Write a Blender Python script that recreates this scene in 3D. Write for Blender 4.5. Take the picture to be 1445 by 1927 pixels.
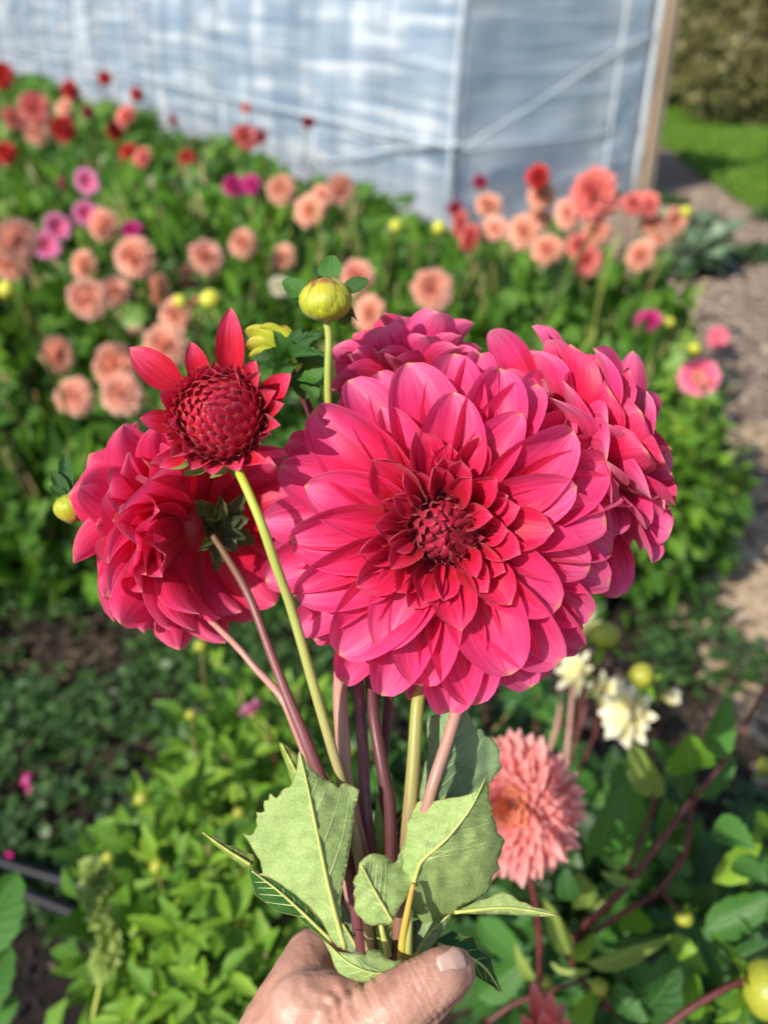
import bpy, bmesh, math, random
import numpy as np
from mathutils import Vector, Matrix, Euler, noise
from mathutils.geometry import delaunay_2d_cdt

random.seed(11); RN = np.random.default_rng(11)
S = bpy.context.scene
for o in list(bpy.data.objects): bpy.data.objects.remove(o)
COL = S.collection

# ------------------------------------------------------------------ camera
PITCH = math.radians(31.0); F = 1600.0; EYE = Vector((0, 0, 1.5))
cam = bpy.data.cameras.new('camera'); cam.sensor_fit = 'VERTICAL'; cam.sensor_height = 36
cam.lens = F / 1927 * 36; cam.clip_start = 0.01; cam.clip_end = 800
cam.dof.use_dof = True; cam.dof.focus_distance = 0.392; cam.dof.aperture_fstop = 5.4; cam.dof.aperture_blades = 0
camo = bpy.data.objects.new('camera', cam); COL.objects.link(camo)
camo.location = EYE; camo.rotation_euler = (math.pi/2 - PITCH, 0, 0); S.camera = camo
RT = Vector((1, 0, 0)); UP = Vector((0, math.sin(PITCH), math.cos(PITCH))); FW = Vector((0, math.cos(PITCH), -math.sin(PITCH)))
def ray(px, py): return FW + RT*((px-722.5)/F) + UP*((963.5-py)/F)
def P(px, py, d): return EYE + ray(px, py)*d
def G(px, py, h=0.0):
    r = ray(px, py); return EYE + r*((h-EYE.z)/r.z)

# ------------------------------------------------------------------ light
SUN = Vector((-0.57, -0.60, 0.65)).normalized()        # direction towards the sun
W = bpy.data.worlds.new('World'); S.world = W; W.use_nodes = True
nt = W.node_tree; bg = nt.nodes['Background']; sky = nt.nodes.new('ShaderNodeTexSky')
sky.sky_type = 'NISHITA'; sky.sun_disc = False
sky.sun_elevation = math.asin(SUN.z); sky.sun_rotation = math.atan2(SUN.x, SUN.y)
sky.air_density = 1.0; sky.dust_density = 1.2
nt.links.new(sky.outputs[0], bg.inputs[0]); bg.inputs[1].default_value = 0.12
sl = bpy.data.lights.new('sun', 'SUN'); sl.energy = 4.6; sl.angle = math.radians(0.6); sl.color = (1, .93, .82)
slo = bpy.data.objects.new('sun', sl); COL.objects.link(slo); slo.location = (-3, -3, 6)
slo.rotation_euler = (-SUN).to_track_quat('-Z', 'Y').to_euler()
S.view_settings.view_transform = 'Standard'; S.view_settings.look = 'None'
S.view_settings.exposure = 0.43; S.view_settings.gamma = 1; S.view_settings.use_curve_mapping = False
S.render.engine = 'CYCLES'; S.cycles.use_denoising = True
S.cycles.max_bounces = 10; S.cycles.diffuse_bounces = 5; S.cycles.transparent_max_bounces = 12
S.cycles.transmission_bounces = 8; S.cycles.sample_clamp_indirect = 6

# ------------------------------------------------------------------ helpers: objects
def tag(o, label=None, cat=None, group=None, kind=None):
    if label: o['label'] = label
    if cat: o['category'] = cat
    if group: o['group'] = group
    if kind: o['kind'] = kind
    return o
def thing(name, loc, label, cat, group=None):
    o = bpy.data.objects.new(name, None); o.empty_display_size = .02; COL.objects.link(o); o.location = loc
    return tag(o, label, cat, group)
def wloc(o):
    v = Vector(o.location)
    while o.parent: o = o.parent; v = v + Vector(o.location)
    return v
def link(name, me, parent=None, mat=None, M=None):
    """mesh given in world space (M None) or canonical space placed with world matrix M; parents are never rotated"""
    o = bpy.data.objects.new(name, me); COL.objects.link(o)
    if mat is not None and not me.materials: me.materials.append(mat)
    base = Vector((0, 0, 0))
    if parent is not None: o.parent = parent; base = ploc(parent)
    if M is None: M = Matrix.Identity(4)
    M = Matrix.Translation(-base) @ M
    o.matrix_basis = M
    return o
_pl = {}
def ploc(o):
    # world offset of a parent: Empties carry location; mesh parents built in world space have identity world matrices
    k = o.name
    if k not in _pl:
        _pl[k] = Vector(o.location) + (ploc(o.parent) if o.parent else Vector((0, 0, 0)))
    return _pl[k]
def mesh(name, V, Fc, smooth=True, uv=None):
    me = bpy.data.meshes.new(name)
    V = np.asarray(V, dtype=np.float32).reshape(-1, 3)
    if isinstance(Fc, np.ndarray):
        n, k = Fc.shape
        me.vertices.add(len(V)); me.vertices.foreach_set('co', V.ravel())
        me.loops.add(n*k); me.loops.foreach_set('vertex_index', Fc.ravel().astype(np.int32))
        me.polygons.add(n); me.polygons.foreach_set('loop_start', np.arange(n, dtype=np.int32)*k)
        me.polygons.foreach_set('loop_total', np.full(n, k, dtype=np.int32)); me.update(calc_edges=True)
    else:
        me.from_pydata([tuple(map(float, v)) for v in V], [], Fc); me.update()
    if smooth: me.polygons.foreach_set('use_smooth', np.ones(len(me.polygons), dtype=bool))
    if uv is not None:
        l = me.uv_layers.new(name='uv'); idx = np.zeros(len(me.loops), dtype=np.int32); me.loops.foreach_get('vertex_index', idx)
        l.data.foreach_set('uv', np.asarray(uv, dtype=np.float32)[idx].ravel())
    return me
def frame(base, tip, nrm, L0=1.0, sx=None, sy=1.0, sz=None):
    """matrix taking canonical +X (length L0) to base->tip with +Z near nrm"""
    x = (tip-base); L = x.length; x = x.normalized()
    z = nrm - x*nrm.dot(x)
    if z.length < 1e-5: z = Vector((0, 0, 1)) - x*x.z
    z.normalize(); y = z.cross(x)
    s = L/L0
    M = Matrix(((x.x, y.x, z.x), (x.y, y.y, z.y), (x.z, y.z, z.z))).to_4x4()
    return Matrix.Translation(base) @ M @ Matrix.Diagonal((s, s*sy, s*(sz if sz else 1), 1))

def catmull(pts, n):
    pts = [Vector(p) for p in pts]
    if len(pts) == 2: return [pts[0].lerp(pts[1], i/n) for i in range(n+1)]
    q = [pts[0]*2-pts[1]] + pts + [pts[-1]*2-pts[-2]]
    out = []; m = len(pts)-1
    for i in range(n+1):
        t = i/n*m; k = min(int(t), m-1); t -= k
        a, b, c, d = q[k:k+4]
        out.append(.5*((2*b)+(c-a)*t+(2*a-5*b+4*c-d)*t*t+(3*b-3*c+d-a)*t**3))
    return out
def tube_data(pts, radii, n=12, sides=8, bump=0.0):
    c = catmull(pts, n); V = []; Fc = []; UVs = []
    rr = np.interp(np.linspace(0, 1, n+1), np.linspace(0, 1, len(radii)), radii)
    ref = Vector((0.13, .2, 1)).normalized()
    tprev = None
    for i, p in enumerate(c):
        t = (c[min(i+1, n)]-c[max(i-1, 0)]).normalized()
        if i == 0:
            if abs(t.dot(ref)) > .95: ref = Vector((1, .1, 0))
            a = (ref-t*ref.dot(t)).normalized()
        else: a = (a-t*a.dot(t)).normalized()
        b = t.cross(a)
        for k in range(sides):
            th = 2*math.pi*k/sides
            r = rr[i]*(1+bump*noise.noise(Vector((p.x*90+k, p.y*90, p.z*90))))
            V.append(p+(a*math.cos(th)+b*math.sin(th))*r); UVs.append((k/sides, i/n))
    for i in range(n):
        for k in range(sides):
            k2 = (k+1) % sides
            Fc.append((i*sides+k, i*sides+k2, (i+1)*sides+k2, (i+1)*sides+k))
    Fc.append(tuple(range(sides))[::-1]); Fc.append(tuple(n*sides+k for k in range(sides)))
    return V, Fc, UVs
def tube(name, pts, radii, mat, parent=None, n=12, sides=8, bump=0.0):
    V, Fc, U = tube_data(pts, radii, n, sides, bump)
    return link(name, mesh(name, V, Fc, uv=U), parent, mat)
def join_data(parts):
    V = []; Fc = []; U = []
    for v, f, u in parts:
        b = len(V); V += [tuple(x) for x in v]; Fc += [tuple(i+b for i in q) for q in f]; U += list(u)
    return V, Fc, U

# ------------------------------------------------------------------ helpers: materials
def newmat(name):
    m = bpy.data.materials.new(name); m.use_nodes = True; nt = m.node_tree
    for n in list(nt.nodes): nt.nodes.remove(n)
    return m, nt, nt.nodes.new('ShaderNodeOutputMaterial')
def N(nt, typ, **kw):
    n = nt.nodes.new(typ)
    for k, v in kw.items():
        if k.startswith('i_'):
            key = k[2:]; key = int(key) if key.isdigit() else key.replace('_', ' ')
            n.inputs[key].default_value = v
        else: setattr(n, k, v)
    return n
def math_(nt, op, a, b=None, clamp=False):
    n = nt.nodes.new('ShaderNodeMath'); n.operation = op; n.use_clamp = clamp
    for i, x in enumerate((a, b)):
        if x is None: continue
        if isinstance(x, (int, float)): n.inputs[i].default_value = x
        else: nt.links.new(x, n.inputs[i])
    return n.outputs[0]
def ramp(nt, fac, stops, interp='EASE'):
    r = nt.nodes.new('ShaderNodeValToRGB'); e = r.color_ramp.elements; r.color_ramp.interpolation = interp
    while len(e) < len(stops): e.new(.5)
    for el, (p, c) in zip(e, stops):
        el.position = p; el.color = (*c, 1) if len(c) == 3 else c
    nt.links.new(fac, r.inputs[0]); return r.outputs[0]
def mixc(nt, fac, a, b, blend='MIX'):
    n = nt.nodes.new('ShaderNodeMix'); n.data_type = 'RGBA'; n.blend_type = blend
    for x, i in ((fac, 0), (a, 6), (b, 7)):
        if isinstance(x, (int, float)): n.inputs[i].default_value = x
        elif isinstance(x, tuple): n.inputs[i].default_value = (*x, 1)
        else: nt.links.new(x, n.inputs[i])
    return n.outputs[2]
def thin_surface(nt, out, col, rough, trans, bump=None, spec=.4, tcol=None, sheen=0):
    p = N(nt, 'ShaderNodeBsdfPrincipled'); p.inputs['Roughness'].default_value = rough
    p.inputs['Specular IOR Level'].default_value = spec
    if sheen: p.inputs['Sheen Weight'].default_value = sheen; p.inputs['Sheen Roughness'].default_value = .4
    nt.links.new(col, p.inputs['Base Color'])
    t = N(nt, 'ShaderNodeBsdfTranslucent'); nt.links.new(tcol if tcol is not None else col, t.inputs[0])
    m = N(nt, 'ShaderNodeMixShader'); m.inputs[0].default_value = trans
    nt.links.new(p.outputs[0], m.inputs[1]); nt.links.new(t.outputs[0], m.inputs[2])
    if bump is not None:
        nt.links.new(bump, p.inputs['Normal']); nt.links.new(bump, t.inputs['Normal'])
    nt.links.new(m.outputs[0], out.inputs[0])
def petal_mat(name, stops, trans=.33, rough=.42, streak=.35, edge=None, bumpd=.0006, var=.12, spec=.35, tipc=None):
    m, nt, out = newmat(name)
    uv = N(nt, 'ShaderNodeUVMap', uv_map='uv'); sp = N(nt, 'ShaderNodeSeparateXYZ'); nt.links.new(uv.outputs[0], sp.inputs[0])
    u, v = sp.outputs[0], sp.outputs[1]
    oi = N(nt, 'ShaderNodeObjectInfo')
    cmb = N(nt, 'ShaderNodeCombineXYZ'); nt.links.new(math_(nt, 'MULTIPLY', u, 11.0), cmb.inputs[0]); nt.links.new(math_(nt, 'MULTIPLY', v, 1.1), cmb.inputs[1])
    nt.links.new(math_(nt, 'MULTIPLY', oi.outputs['Random'], 40.0), cmb.inputs[2])
    nz = N(nt, 'ShaderNodeTexNoise', i_Scale=1.0, i_Detail=4.0, i_Roughness=.62); nt.links.new(cmb.outputs[0], nz.inputs['Vector'])
    nz2 = N(nt, 'ShaderNodeTexNoise', i_Scale=160.0, i_Detail=3.0)
    tc = N(nt, 'ShaderNodeTexCoord'); nt.links.new(tc.outputs['Object'], nz2.inputs['Vector'])
    vv = math_(nt, 'ADD', v, math_(nt, 'MULTIPLY', math_(nt, 'SUBTRACT', nz.outputs[0], .5), streak))
    vv = math_(nt, 'ADD', vv, math_(nt, 'MULTIPLY', math_(nt, 'SUBTRACT', oi.outputs['Random'], .5), var))
    col = ramp(nt, vv, stops)
    # darker longitudinal veins
    vein = ramp(nt, nz.outputs[0], [(0.36, (.62, .5, .55)), (.47, (1, 1, 1)), (.62, (1, 1, 1)), (.74, (1, 1, 1))], 'LINEAR')
    col = mixc(nt, .55, col, vein, 'MULTIPLY')
    cm2 = N(nt, 'ShaderNodeCombineXYZ'); nt.links.new(math_(nt, 'MULTIPLY', u, 42.0), cm2.inputs[0]); nt.links.new(math_(nt, 'MULTIPLY', v, 2.2), cm2.inputs[1]); nt.links.new(math_(nt, 'MULTIPLY', oi.outputs['Random'], 90.0), cm2.inputs[2])
    nf = N(nt, 'ShaderNodeTexNoise', i_Scale=1.0, i_Detail=3.0); nt.links.new(cm2.outputs[0], nf.inputs['Vector'])
    fine = ramp(nt, nf.outputs[0], [(.3, (.72, .62, .66)), (.6, (1.0, 1.0, 1.0)), (.8, (1.0, 1.0, 1.0))], 'LINEAR'); col = mixc(nt, .5, col, fine, 'MULTIPLY')
    pale = ramp(nt, nf.outputs[0], [(.55, (0, 0, 0)), (.8, (1, 1, 1))], 'LINEAR'); col = mixc(nt, math_(nt, 'MULTIPLY', pale, .13), col, mixc(nt, .5, col, (.95, .32, .50)))
    if edge is not None:
        au = math_(nt, 'ABSOLUTE', math_(nt, 'SUBTRACT', math_(nt, 'MULTIPLY', u, 2.0), 1.0))
        e = ramp(nt, au, [(.9, (0, 0, 0)), (1, (1, 1, 1))], 'LINEAR')
        col = mixc(nt, math_(nt, 'MULTIPLY', e, .28), col, edge)
    if tipc is not None:
        tp__ = ramp(nt, v, [(.955, (0, 0, 0)), (1, (1, 1, 1))], 'LINEAR'); col = mixc(nt, math_(nt, 'MULTIPLY', tp__, .8), col, tipc)
    bm = N(nt, 'ShaderNodeBump', i_Strength=.9, i_Distance=bumpd)
    hh = math_(nt, 'ADD', math_(nt, 'ADD', nz.outputs[0], math_(nt, 'MULTIPLY', nf.outputs[0], .35)), math_(nt, 'MULTIPLY', nz2.outputs[0], .15)); nt.links.new(hh, bm.inputs['Height'])
    thin_surface(nt, out, col, rough, trans, bm.outputs[0], spec, sheen=.15)
    return m
def leaf_mat(name, c1, c2, trans=.3, rough=.42, island=True, spec=.35, c3=None, retic=0):
    m, nt, out = newmat(name)
    if island: g = N(nt, 'ShaderNodeNewGeometry'); rnd = g.outputs['Random Per Island']
    else: g = N(nt, 'ShaderNodeObjectInfo'); rnd = g.outputs['Random']
    tc = N(nt, 'ShaderNodeTexCoord')
    nz = N(nt, 'ShaderNodeTexNoise', i_Scale=35.0, i_Detail=3.0); nt.links.new(tc.outputs['Object'], nz.inputs['Vector'])
    f = math_(nt, 'ADD', math_(nt, 'MULTIPLY', rnd, .8), math_(nt, 'MULTIPLY', math_(nt, 'SUBTRACT', nz.outputs[0], .4), .5))
    st = [(0.0, c1), (.75, c2)] + ([(.97, c3)] if c3 else [])
    col = ramp(nt, f, st, 'LINEAR')
    uv = N(nt, 'ShaderNodeUVMap', uv_map='uv'); sp = N(nt, 'ShaderNodeSeparateXYZ'); nt.links.new(uv.outputs[0], sp.inputs[0])
    au = math_(nt, 'ABSOLUTE', math_(nt, 'SUBTRACT', sp.outputs[0], .5))
    rib = ramp(nt, au, [(0.0, (1, 1, 1)), (.035, (0, 0, 0))], 'LINEAR')
    # lateral veins: chevrons of v +- |u|
    sv = math_(nt, 'SINE', math_(nt, 'MULTIPLY', math_(nt, 'SUBTRACT', sp.outputs[1], math_(nt, 'MULTIPLY', au, .55)), 44.0))
    sv = ramp(nt, sv, [(.9, (0, 0, 0)), (1, (1, 1, 1))], 'LINEAR')
    vn = math_(nt, 'MAXIMUM', rib, math_(nt, 'MULTIPLY', sv, .45))
    light = mixc(nt, .6, c2, (.35, .42, .16))
    col = mixc(nt, math_(nt, 'MULTIPLY', vn, .55), col, light)
    bm = N(nt, 'ShaderNodeBump', i_Strength=.5, i_Distance=.0012); nt.links.new(math_(nt, 'SUBTRACT', nz.outputs[0], vn), bm.inputs['Height'])
    tcol = mixc(nt, .5, col, (.20, .34, .02))
    thin_surface(nt, out, col, rough, trans, bm.outputs[0], spec, tcol)
    return m
def solid_mat(name, c1, c2=None, rough=.5, scale=40, bumpd=.0005, spec=.4, sss=0, stretch=None, uvmap=False, subs=None):
    m, nt, out = newmat(name)
    if uvmap:
        tc = N(nt, 'ShaderNodeUVMap', uv_map='uv'); vec = tc.outputs[0]
    else:
        tc = N(nt, 'ShaderNodeTexCoord'); vec = tc.outputs['Object']
    mp = N(nt, 'ShaderNodeMapping'); nt.links.new(vec, mp.inputs[0])
    if stretch: mp.inputs['Scale'].default_value = stretch
    nz = N(nt, 'ShaderNodeTexNoise', i_Scale=float(scale), i_Detail=5.0, i_Roughness=.6); nt.links.new(mp.outputs[0], nz.inputs['Vector'])
    col = ramp(nt, nz.outputs[0], [(.3, c1), (.7, c2 or c1)], 'LINEAR')
    p = N(nt, 'ShaderNodeBsdfPrincipled'); nt.links.new(col, p.inputs['Base Color']); p.inputs['Roughness'].default_value = rough
    p.inputs['Specular IOR Level'].default_value = spec
    if sss:
        p.inputs['Subsurface Weight'].default_value = sss; p.inputs['Subsurface Scale'].default_value = .004
        p.inputs['Subsurface Radius'].default_value = subs or (1, .35, .2)
    bm = N(nt, 'ShaderNodeBump', i_Strength=.7, i_Distance=bumpd); nt.links.new(nz.outputs[0], bm.inputs['Height']); nt.links.new(bm.outputs[0], p.inputs['Normal'])
    nt.links.new(p.outputs[0], out.inputs[0]); return m

def stem_grad(name, a, b, c, mid=.45):
    m = solid_mat(name, a, a, rough=.42, scale=60); nt = m.node_tree; p = [n for n in nt.nodes if n.type == 'BSDF_PRINCIPLED'][0]
    uv = N(nt, 'ShaderNodeUVMap', uv_map='uv'); sp = N(nt, 'ShaderNodeSeparateXYZ'); nt.links.new(uv.outputs[0], sp.inputs[0])
    tc = N(nt, 'ShaderNodeTexCoord'); nz = N(nt, 'ShaderNodeTexNoise', i_Scale=70.0, i_Detail=5.0); nt.links.new(tc.outputs['Object'], nz.inputs['Vector'])
    cb = N(nt, 'ShaderNodeCombineXYZ'); nt.links.new(math_(nt, 'MULTIPLY', sp.outputs[0], 9.0), cb.inputs[0]); nt.links.new(math_(nt, 'MULTIPLY', sp.outputs[1], 5.0), cb.inputs[1])
    n2 = N(nt, 'ShaderNodeTexNoise', i_Scale=1.6, i_Detail=4.0); nt.links.new(cb.outputs[0], n2.inputs['Vector'])
    f = math_(nt, 'ADD', sp.outputs[1], math_(nt, 'ADD', math_(nt, 'MULTIPLY', math_(nt, 'SUBTRACT', nz.outputs[0], .5), .25), math_(nt, 'MULTIPLY', math_(nt, 'SUBTRACT', n2.outputs[0], .5), .55)))
    nt.links.new(ramp(nt, f, [(0, a), (mid, b), (.95, c)]), p.inputs['Base Color']); return m
# petals: base -> tip
PINK = petal_mat('petal_pink', [(0.0, (.46, .002, .010)), (.26, (.66, .006, .040)), (.48, (.80, .020, .115)), (.76, (.87, .055, .23)), (1.0, (.90, .15, .37))], edge=(.86, .12, .38), trans=.40, tipc=(.72, .38, .18))
PINK2 = petal_mat('petal_pink_pale', [(0.0, (.64, .010, .03)), (.4, (.80, .026, .11)), (.72, (.88, .062, .26)), (1.0, (.91, .20, .40))], trans=.38, edge=(.86, .22, .40), tipc=(.8, .45, .3))
CRIM = petal_mat('petal_crimson', [(0.0, (.42, .003, .012)), (.5, (.64, .008, .048)), (.85, (.76, .024, .11)), (1.0, (.86, .30, .18))], trans=.25, edge=(.78, .09, .08), rough=.36)
CRIMO = petal_mat('petal_crimson_outer', [(0.0, (.42, .004, .02)), (.5, (.62, .008, .035)), (.85, (.78, .05, .14)), (1.0, (.82, .16, .22))], trans=.25, rough=.38)
SALM = petal_mat('petal_salmon', [(0.0, (.85, .20, .08)), (.3, (.85, .20, .16)), (.7, (.90, .30, .28)), (1.0, (.94, .52, .48))], trans=.45, streak=.15)
SALI = petal_mat('petal_salmon_inner', [(0.0, (.75, .12, .07)), (.5, (.90, .40, .11)), (1.0, (.88, .34, .24))], trans=.3, streak=.15)
CORN = petal_mat('petal_coral', [(0.0, (.82, .14, .14)), (.5, (.88, .19, .20)), (1.0, (.90, .34, .32))], trans=.45, streak=.15)
PEACH = petal_mat('petal_peach', [(0.0, (.90, .40, .14)), (.5, (.94, .45, .28)), (1.0, (.95, .60, .45))], trans=.42, streak=.15)
PEACHP = petal_mat('petal_peach_pink', [(0.0, (.88, .32, .18)), (.5, (.93, .43, .29)), (1.0, (.95, .60, .47))], trans=.42, streak=.15)
CORAL = petal_mat('petal_coral_red', [(0.0, (.82, .12, .08)), (.5, (.86, .19, .16)), (1.0, (.88, .32, .28))], trans=.3, streak=.15)
REDM = petal_mat('petal_red', [(0.0, (.45, .008, .01)), (.5, (.6, .02, .02)), (1.0, (.66, .05, .045))], trans=.3, streak=.15)
CRD = petal_mat('petal_dark_crimson', [(0.0, (.18, .002, .02)), (.5, (.30, .004, .04)), (1.0, (.38, .015, .07))], trans=.3, streak=.15)
MAG = petal_mat('petal_magenta', [(0.0, (.6, .01, .12)), (.5, (.7, .02, .25)), (1.0, (.75, .06, .35))], trans=.3, streak=.15)
LILAC = petal_mat('petal_lilac', [(0.0, (.75, .03, .12)), (.35, (.78, .12, .32)), (1.0, (.82, .34, .58))], trans=.3, streak=.15)
DAISP = petal_mat('petal_candy_pink', [(0.0, (.9, .55, .35)), (.25, (.82, .14, .22)), (.6, (.85, .12, .26)), (1.0, (.88, .35, .42))], trans=.3, streak=.15)
CREAM = petal_mat('petal_cream', [(0.0, (.75, .66, .10)), (.35, (.84, .80, .38)), (1.0, (.88, .88, .70))], trans=.3, streak=.15)
YELB = solid_mat('bud_yellow', (.40, .46, .04), (.62, .56, .06), rough=.4, sss=0)
YELC = solid_mat('centre_yellow', (.75, .45, .05), (.85, .6, .1), rough=.6)
BUDG = None
# greens
STG = solid_mat('stem_green', (.26, .34, .05), (.42, .46, .12), rough=.38, scale=60, sss=.15)
STY = solid_mat('stem_lime', (.30, .40, .03), (.44, .48, .07), rough=.35, scale=60, sss=.15)
STP = solid_mat('stem_purple', (.10, .03, .045), (.26, .10, .11), rough=.4, scale=70)
STK = solid_mat('stem_pink_brown', (.33, .16, .14), (.50, .28, .22), rough=.42, scale=60, sss=.1)
STM = solid_mat('stem_green_purple', (.36, .36, .12), (.27, .13, .10), rough=.4, scale=38, sss=.1)
STD = solid_mat('stem_dark_red', (.07, .014, .018), (.15, .035, .03), rough=.45, scale=50)
STB = solid_mat('stem_bed', (.06, .12, .02), (.14, .20, .05), rough=.5)
L_BED = leaf_mat('leaf_bed', (.028, .10, .016), (.10, .25, .022), trans=.30, c3=(.18, .31, .03))
L_BEDP = leaf_mat('leaf_bed_part', (.030, .10, .018), (.10, .22, .03), trans=.26, island=False)
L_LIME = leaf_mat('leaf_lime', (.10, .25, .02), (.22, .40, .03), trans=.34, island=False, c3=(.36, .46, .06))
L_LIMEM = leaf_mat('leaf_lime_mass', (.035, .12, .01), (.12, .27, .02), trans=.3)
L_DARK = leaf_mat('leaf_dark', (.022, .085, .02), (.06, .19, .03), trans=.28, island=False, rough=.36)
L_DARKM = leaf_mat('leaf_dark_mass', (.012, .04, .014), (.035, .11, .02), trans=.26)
L_PALE = leaf_mat('leaf_pale', (.20, .30, .06), (.32, .42, .10), trans=.34, island=False)
L_OLIVE = leaf_mat('leaf_olive', (.07, .075, .025), (.22, .19, .075), trans=.2, c3=(.34, .28, .14))
L_WEED = leaf_mat('leaf_weed', (.014, .045, .014), (.05, .12, .028), trans=.2)
L_GREY = leaf_mat('leaf_grey_green', (.09, .16, .10), (.18, .27, .17), trans=.2)
L_GRASS = leaf_mat('grass_blades', (.07, .18, .014), (.17, .30, .025), trans=.3, c3=(.34, .33, .10))

# ------------------------------------------------------------------ canonical petals
def petal_mesh(name, W=.5, rollb=2.0, rollm=.75, rollt=.9, a0=.5, a1=-.45, wm=.55, nu=6, nv=10, base=.32, tipk=.62, mat=None, wave=0.0, seed=0, tippow=2.0, fold=0.0):
    """petal of length ~1 along +X, upper (inner) face +Z, edges rolled towards +Z; returned with chord length 1"""
    V = []; U = []; x = z = 0.0; pts = []
    for j in range(nv+1):
        v = j/nv; a = a0+(a1-a0)*(v**.9)
        pts.append((x, z, a)); x += math.cos(a)/nv; z += math.sin(a)/nv
    ch = math.hypot(pts[-1][0], pts[-1][1]); ang = math.atan2(pts[-1][1], pts[-1][0])
    for j, (px, pz, a) in enumerate(pts):
        v = j/nv
        if v < wm: t = v/wm; w = base+(1-base)*(t*t*(3-2*t))
        else: t = (v-wm)/(1-wm); w = max(0, 1-t**tippow)**tipk
        w = max(w, .015)*W*.5
        roll = np.interp(v, [0, .25, .6, 1], [rollb, (rollb+rollm)/2, rollm, rollt])
        tx, tz = math.cos(a), math.sin(a); nx, nz_ = -math.sin(a), math.cos(a)
        r = w/math.sin(min(roll, 1.45)) if roll < 1.45 else w
        for i in range(nu+1):
            u = -1+2*i/nu; th = u*roll
            y = r*math.sin(th); h = r*(1-math.cos(th)) + fold*w*(1-abs(u))*-.5
            h += wave*math.sin(v*9+seed+u*2)*abs(u)*w + wave*.5*math.sin(u*7+seed)*w*(v)
            V.append((px+nx*h, y, pz+nz_*h)); U.append(((u+1)/2, v))
    V = np.array(V); c, s = math.cos(-ang), math.sin(-ang)
    X = V[:, 0]*c-V[:, 2]*s; Z = V[:, 0]*s+V[:, 2]*c
    V = np.stack([X, V[:, 1], Z], 1)/ch
    Fc = []
    for j in range(nv):
        for i in range(nu):
            q = j*(nu+1)+i; Fc.append((q, q+1, q+nu+2, q+nu+1))
    me = mesh(name, V, Fc, uv=U)
    if mat: me.materials.append(mat)
    return me
def recolor(me, mat):
    c = me.copy(); c.materials.clear(); c.materials.append(mat); return c
BIG = [petal_mesh('petal', W=.60+.05*math.sin(k*2.3), rollb=1.15, rollm=.72+.12*(k % 3), rollt=1.15+.2*(k % 2), a0=.42, a1=-.40-.1*(k % 2), nu=10, nv=18, wm=.52, base=.50, tipk=.70, mat=PINK, wave=.075, seed=k*1.7, tippow=2.0) for k in range(6)]
PINKC = petal_mat('petal_inner_pink', [(0.0, (.36, .002, .010)), (.4, (.56, .005, .032)), (.75, (.76, .018, .10)), (1.0, (.86, .07, .21))], edge=(.86, .12, .30), trans=.35, tipc=(.8, .35, .2))
SCOOP = [petal_mesh('petal', W=.72, rollb=1.0, rollm=.80+.15*k, rollt=1.0+.1*k, a0=.1, a1=.55-.15*k, nu=10, nv=14, wm=.56, base=.55, tipk=.52, tippow=2.4, mat=PINKC, wave=.05, seed=k*2.1) for k in range(4)]
FLORET = [petal_mesh('floret', W=.42, rollb=1.2, rollm=1.1, rollt=1.1, a0=.9, a1=-.25-.1*k, nu=4, nv=6, wm=.5, base=.6, tipk=.75, mat=CRIM) for k in range(3)]
SCALE = [petal_mesh('floret', W=.80, rollb=.6, rollm=.55, rollt=.7, a0=.22, a1=-.30, nu=6, nv=8, wm=.42, base=.75, tipk=.55+.06*k, mat=CRIM, wave=.02, seed=k) for k in range(3)]
CRIMC = petal_mat('petal_centre', [(0.0, (.22, .002, .012)), (.55, (.46, .005, .045)), (.88, (.62, .014, .085)), (1.0, (.80, .13, .13))], trans=.15, edge=(.66, .03, .10), rough=.4)
FLORET2 = [petal_mesh('floret', W=.56, rollb=.9, rollm=.85, rollt=1.1, a0=.3, a1=-.35, nu=6, nv=8, wm=.38, base=.7, tipk=.95+.1*k, mat=CRIMC, wave=.03, seed=k*3) for k in range(3)]
CRO = [petal_mesh('petal', W=.46+.05*k, rollb=1.2, rollm=.8, rollt=1.0, a0=.15, a1=-.15, nu=8, nv=12, wm=.45, base=.55, tipk=.75, mat=CRIMO, wave=.03, seed=k) for k in range(3)]
NARROW = [petal_mesh('petal', W=.30, rollb=1.6, rollm=1.2, rollt=1.0, a0=.35, a1=-.2-.1*k, nu=4, nv=7, wm=.45, base=.6, tipk=.9, mat=SALM) for k in range(3)]
NARROWI = [recolor(m, SALI) for m in NARROW]
NARROWC = [petal_mesh('petal', W=.20, rollb=1.3, rollm=1.0, rollt=1.0, a0=.25, a1=-.2, nu=6, nv=9, wm=.5, base=.6, tipk=.6, mat=CORN)]
DPET = [petal_mesh('petal', W=.38, rollb=.8, rollm=.5, rollt=.8, a0=.3, a1=-.25, nu=4, nv=8, wm=.5, base=.45, tipk=.8, mat=CREAM)]
BIGP = [recolor(m, PINK2) for m in BIG]
PINKL = petal_mat('petal_pink_glow', [(0.0, (.78, .008, .02)), (.4, (.86, .014, .08)), (.75, (.89, .045, .19)), (1.0, (.90, .14, .32))], trans=.5, edge=(.88, .2, .34), tipc=(.85, .45, .3))
BIGL = [petal_mesh('petal', W=.56, rollb=1.0, rollm=.9+.2*(k % 3), rollt=1.3, a0=.5, a1=-.7-.25*(k % 2), nu=10, nv=16, wm=.48, base=.5, tipk=.85, mat=PINKL, wave=.10, seed=k*1.9, tippow=1.8) for k in range(6)]

def petal(parent, me, base, tip, nrm, sy=1.0, sz=None, name='petal'):
    return link(name, me, parent, None, frame(base, tip, nrm, 1.0, None, sy, sz))

def basis(axis, ref=UP):
    a = axis.normalized(); x = ref.cross(a)
    if x.length < .05: x = RT.cross(a)
    x.normalize(); y = a.cross(x); return x, y, a

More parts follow.
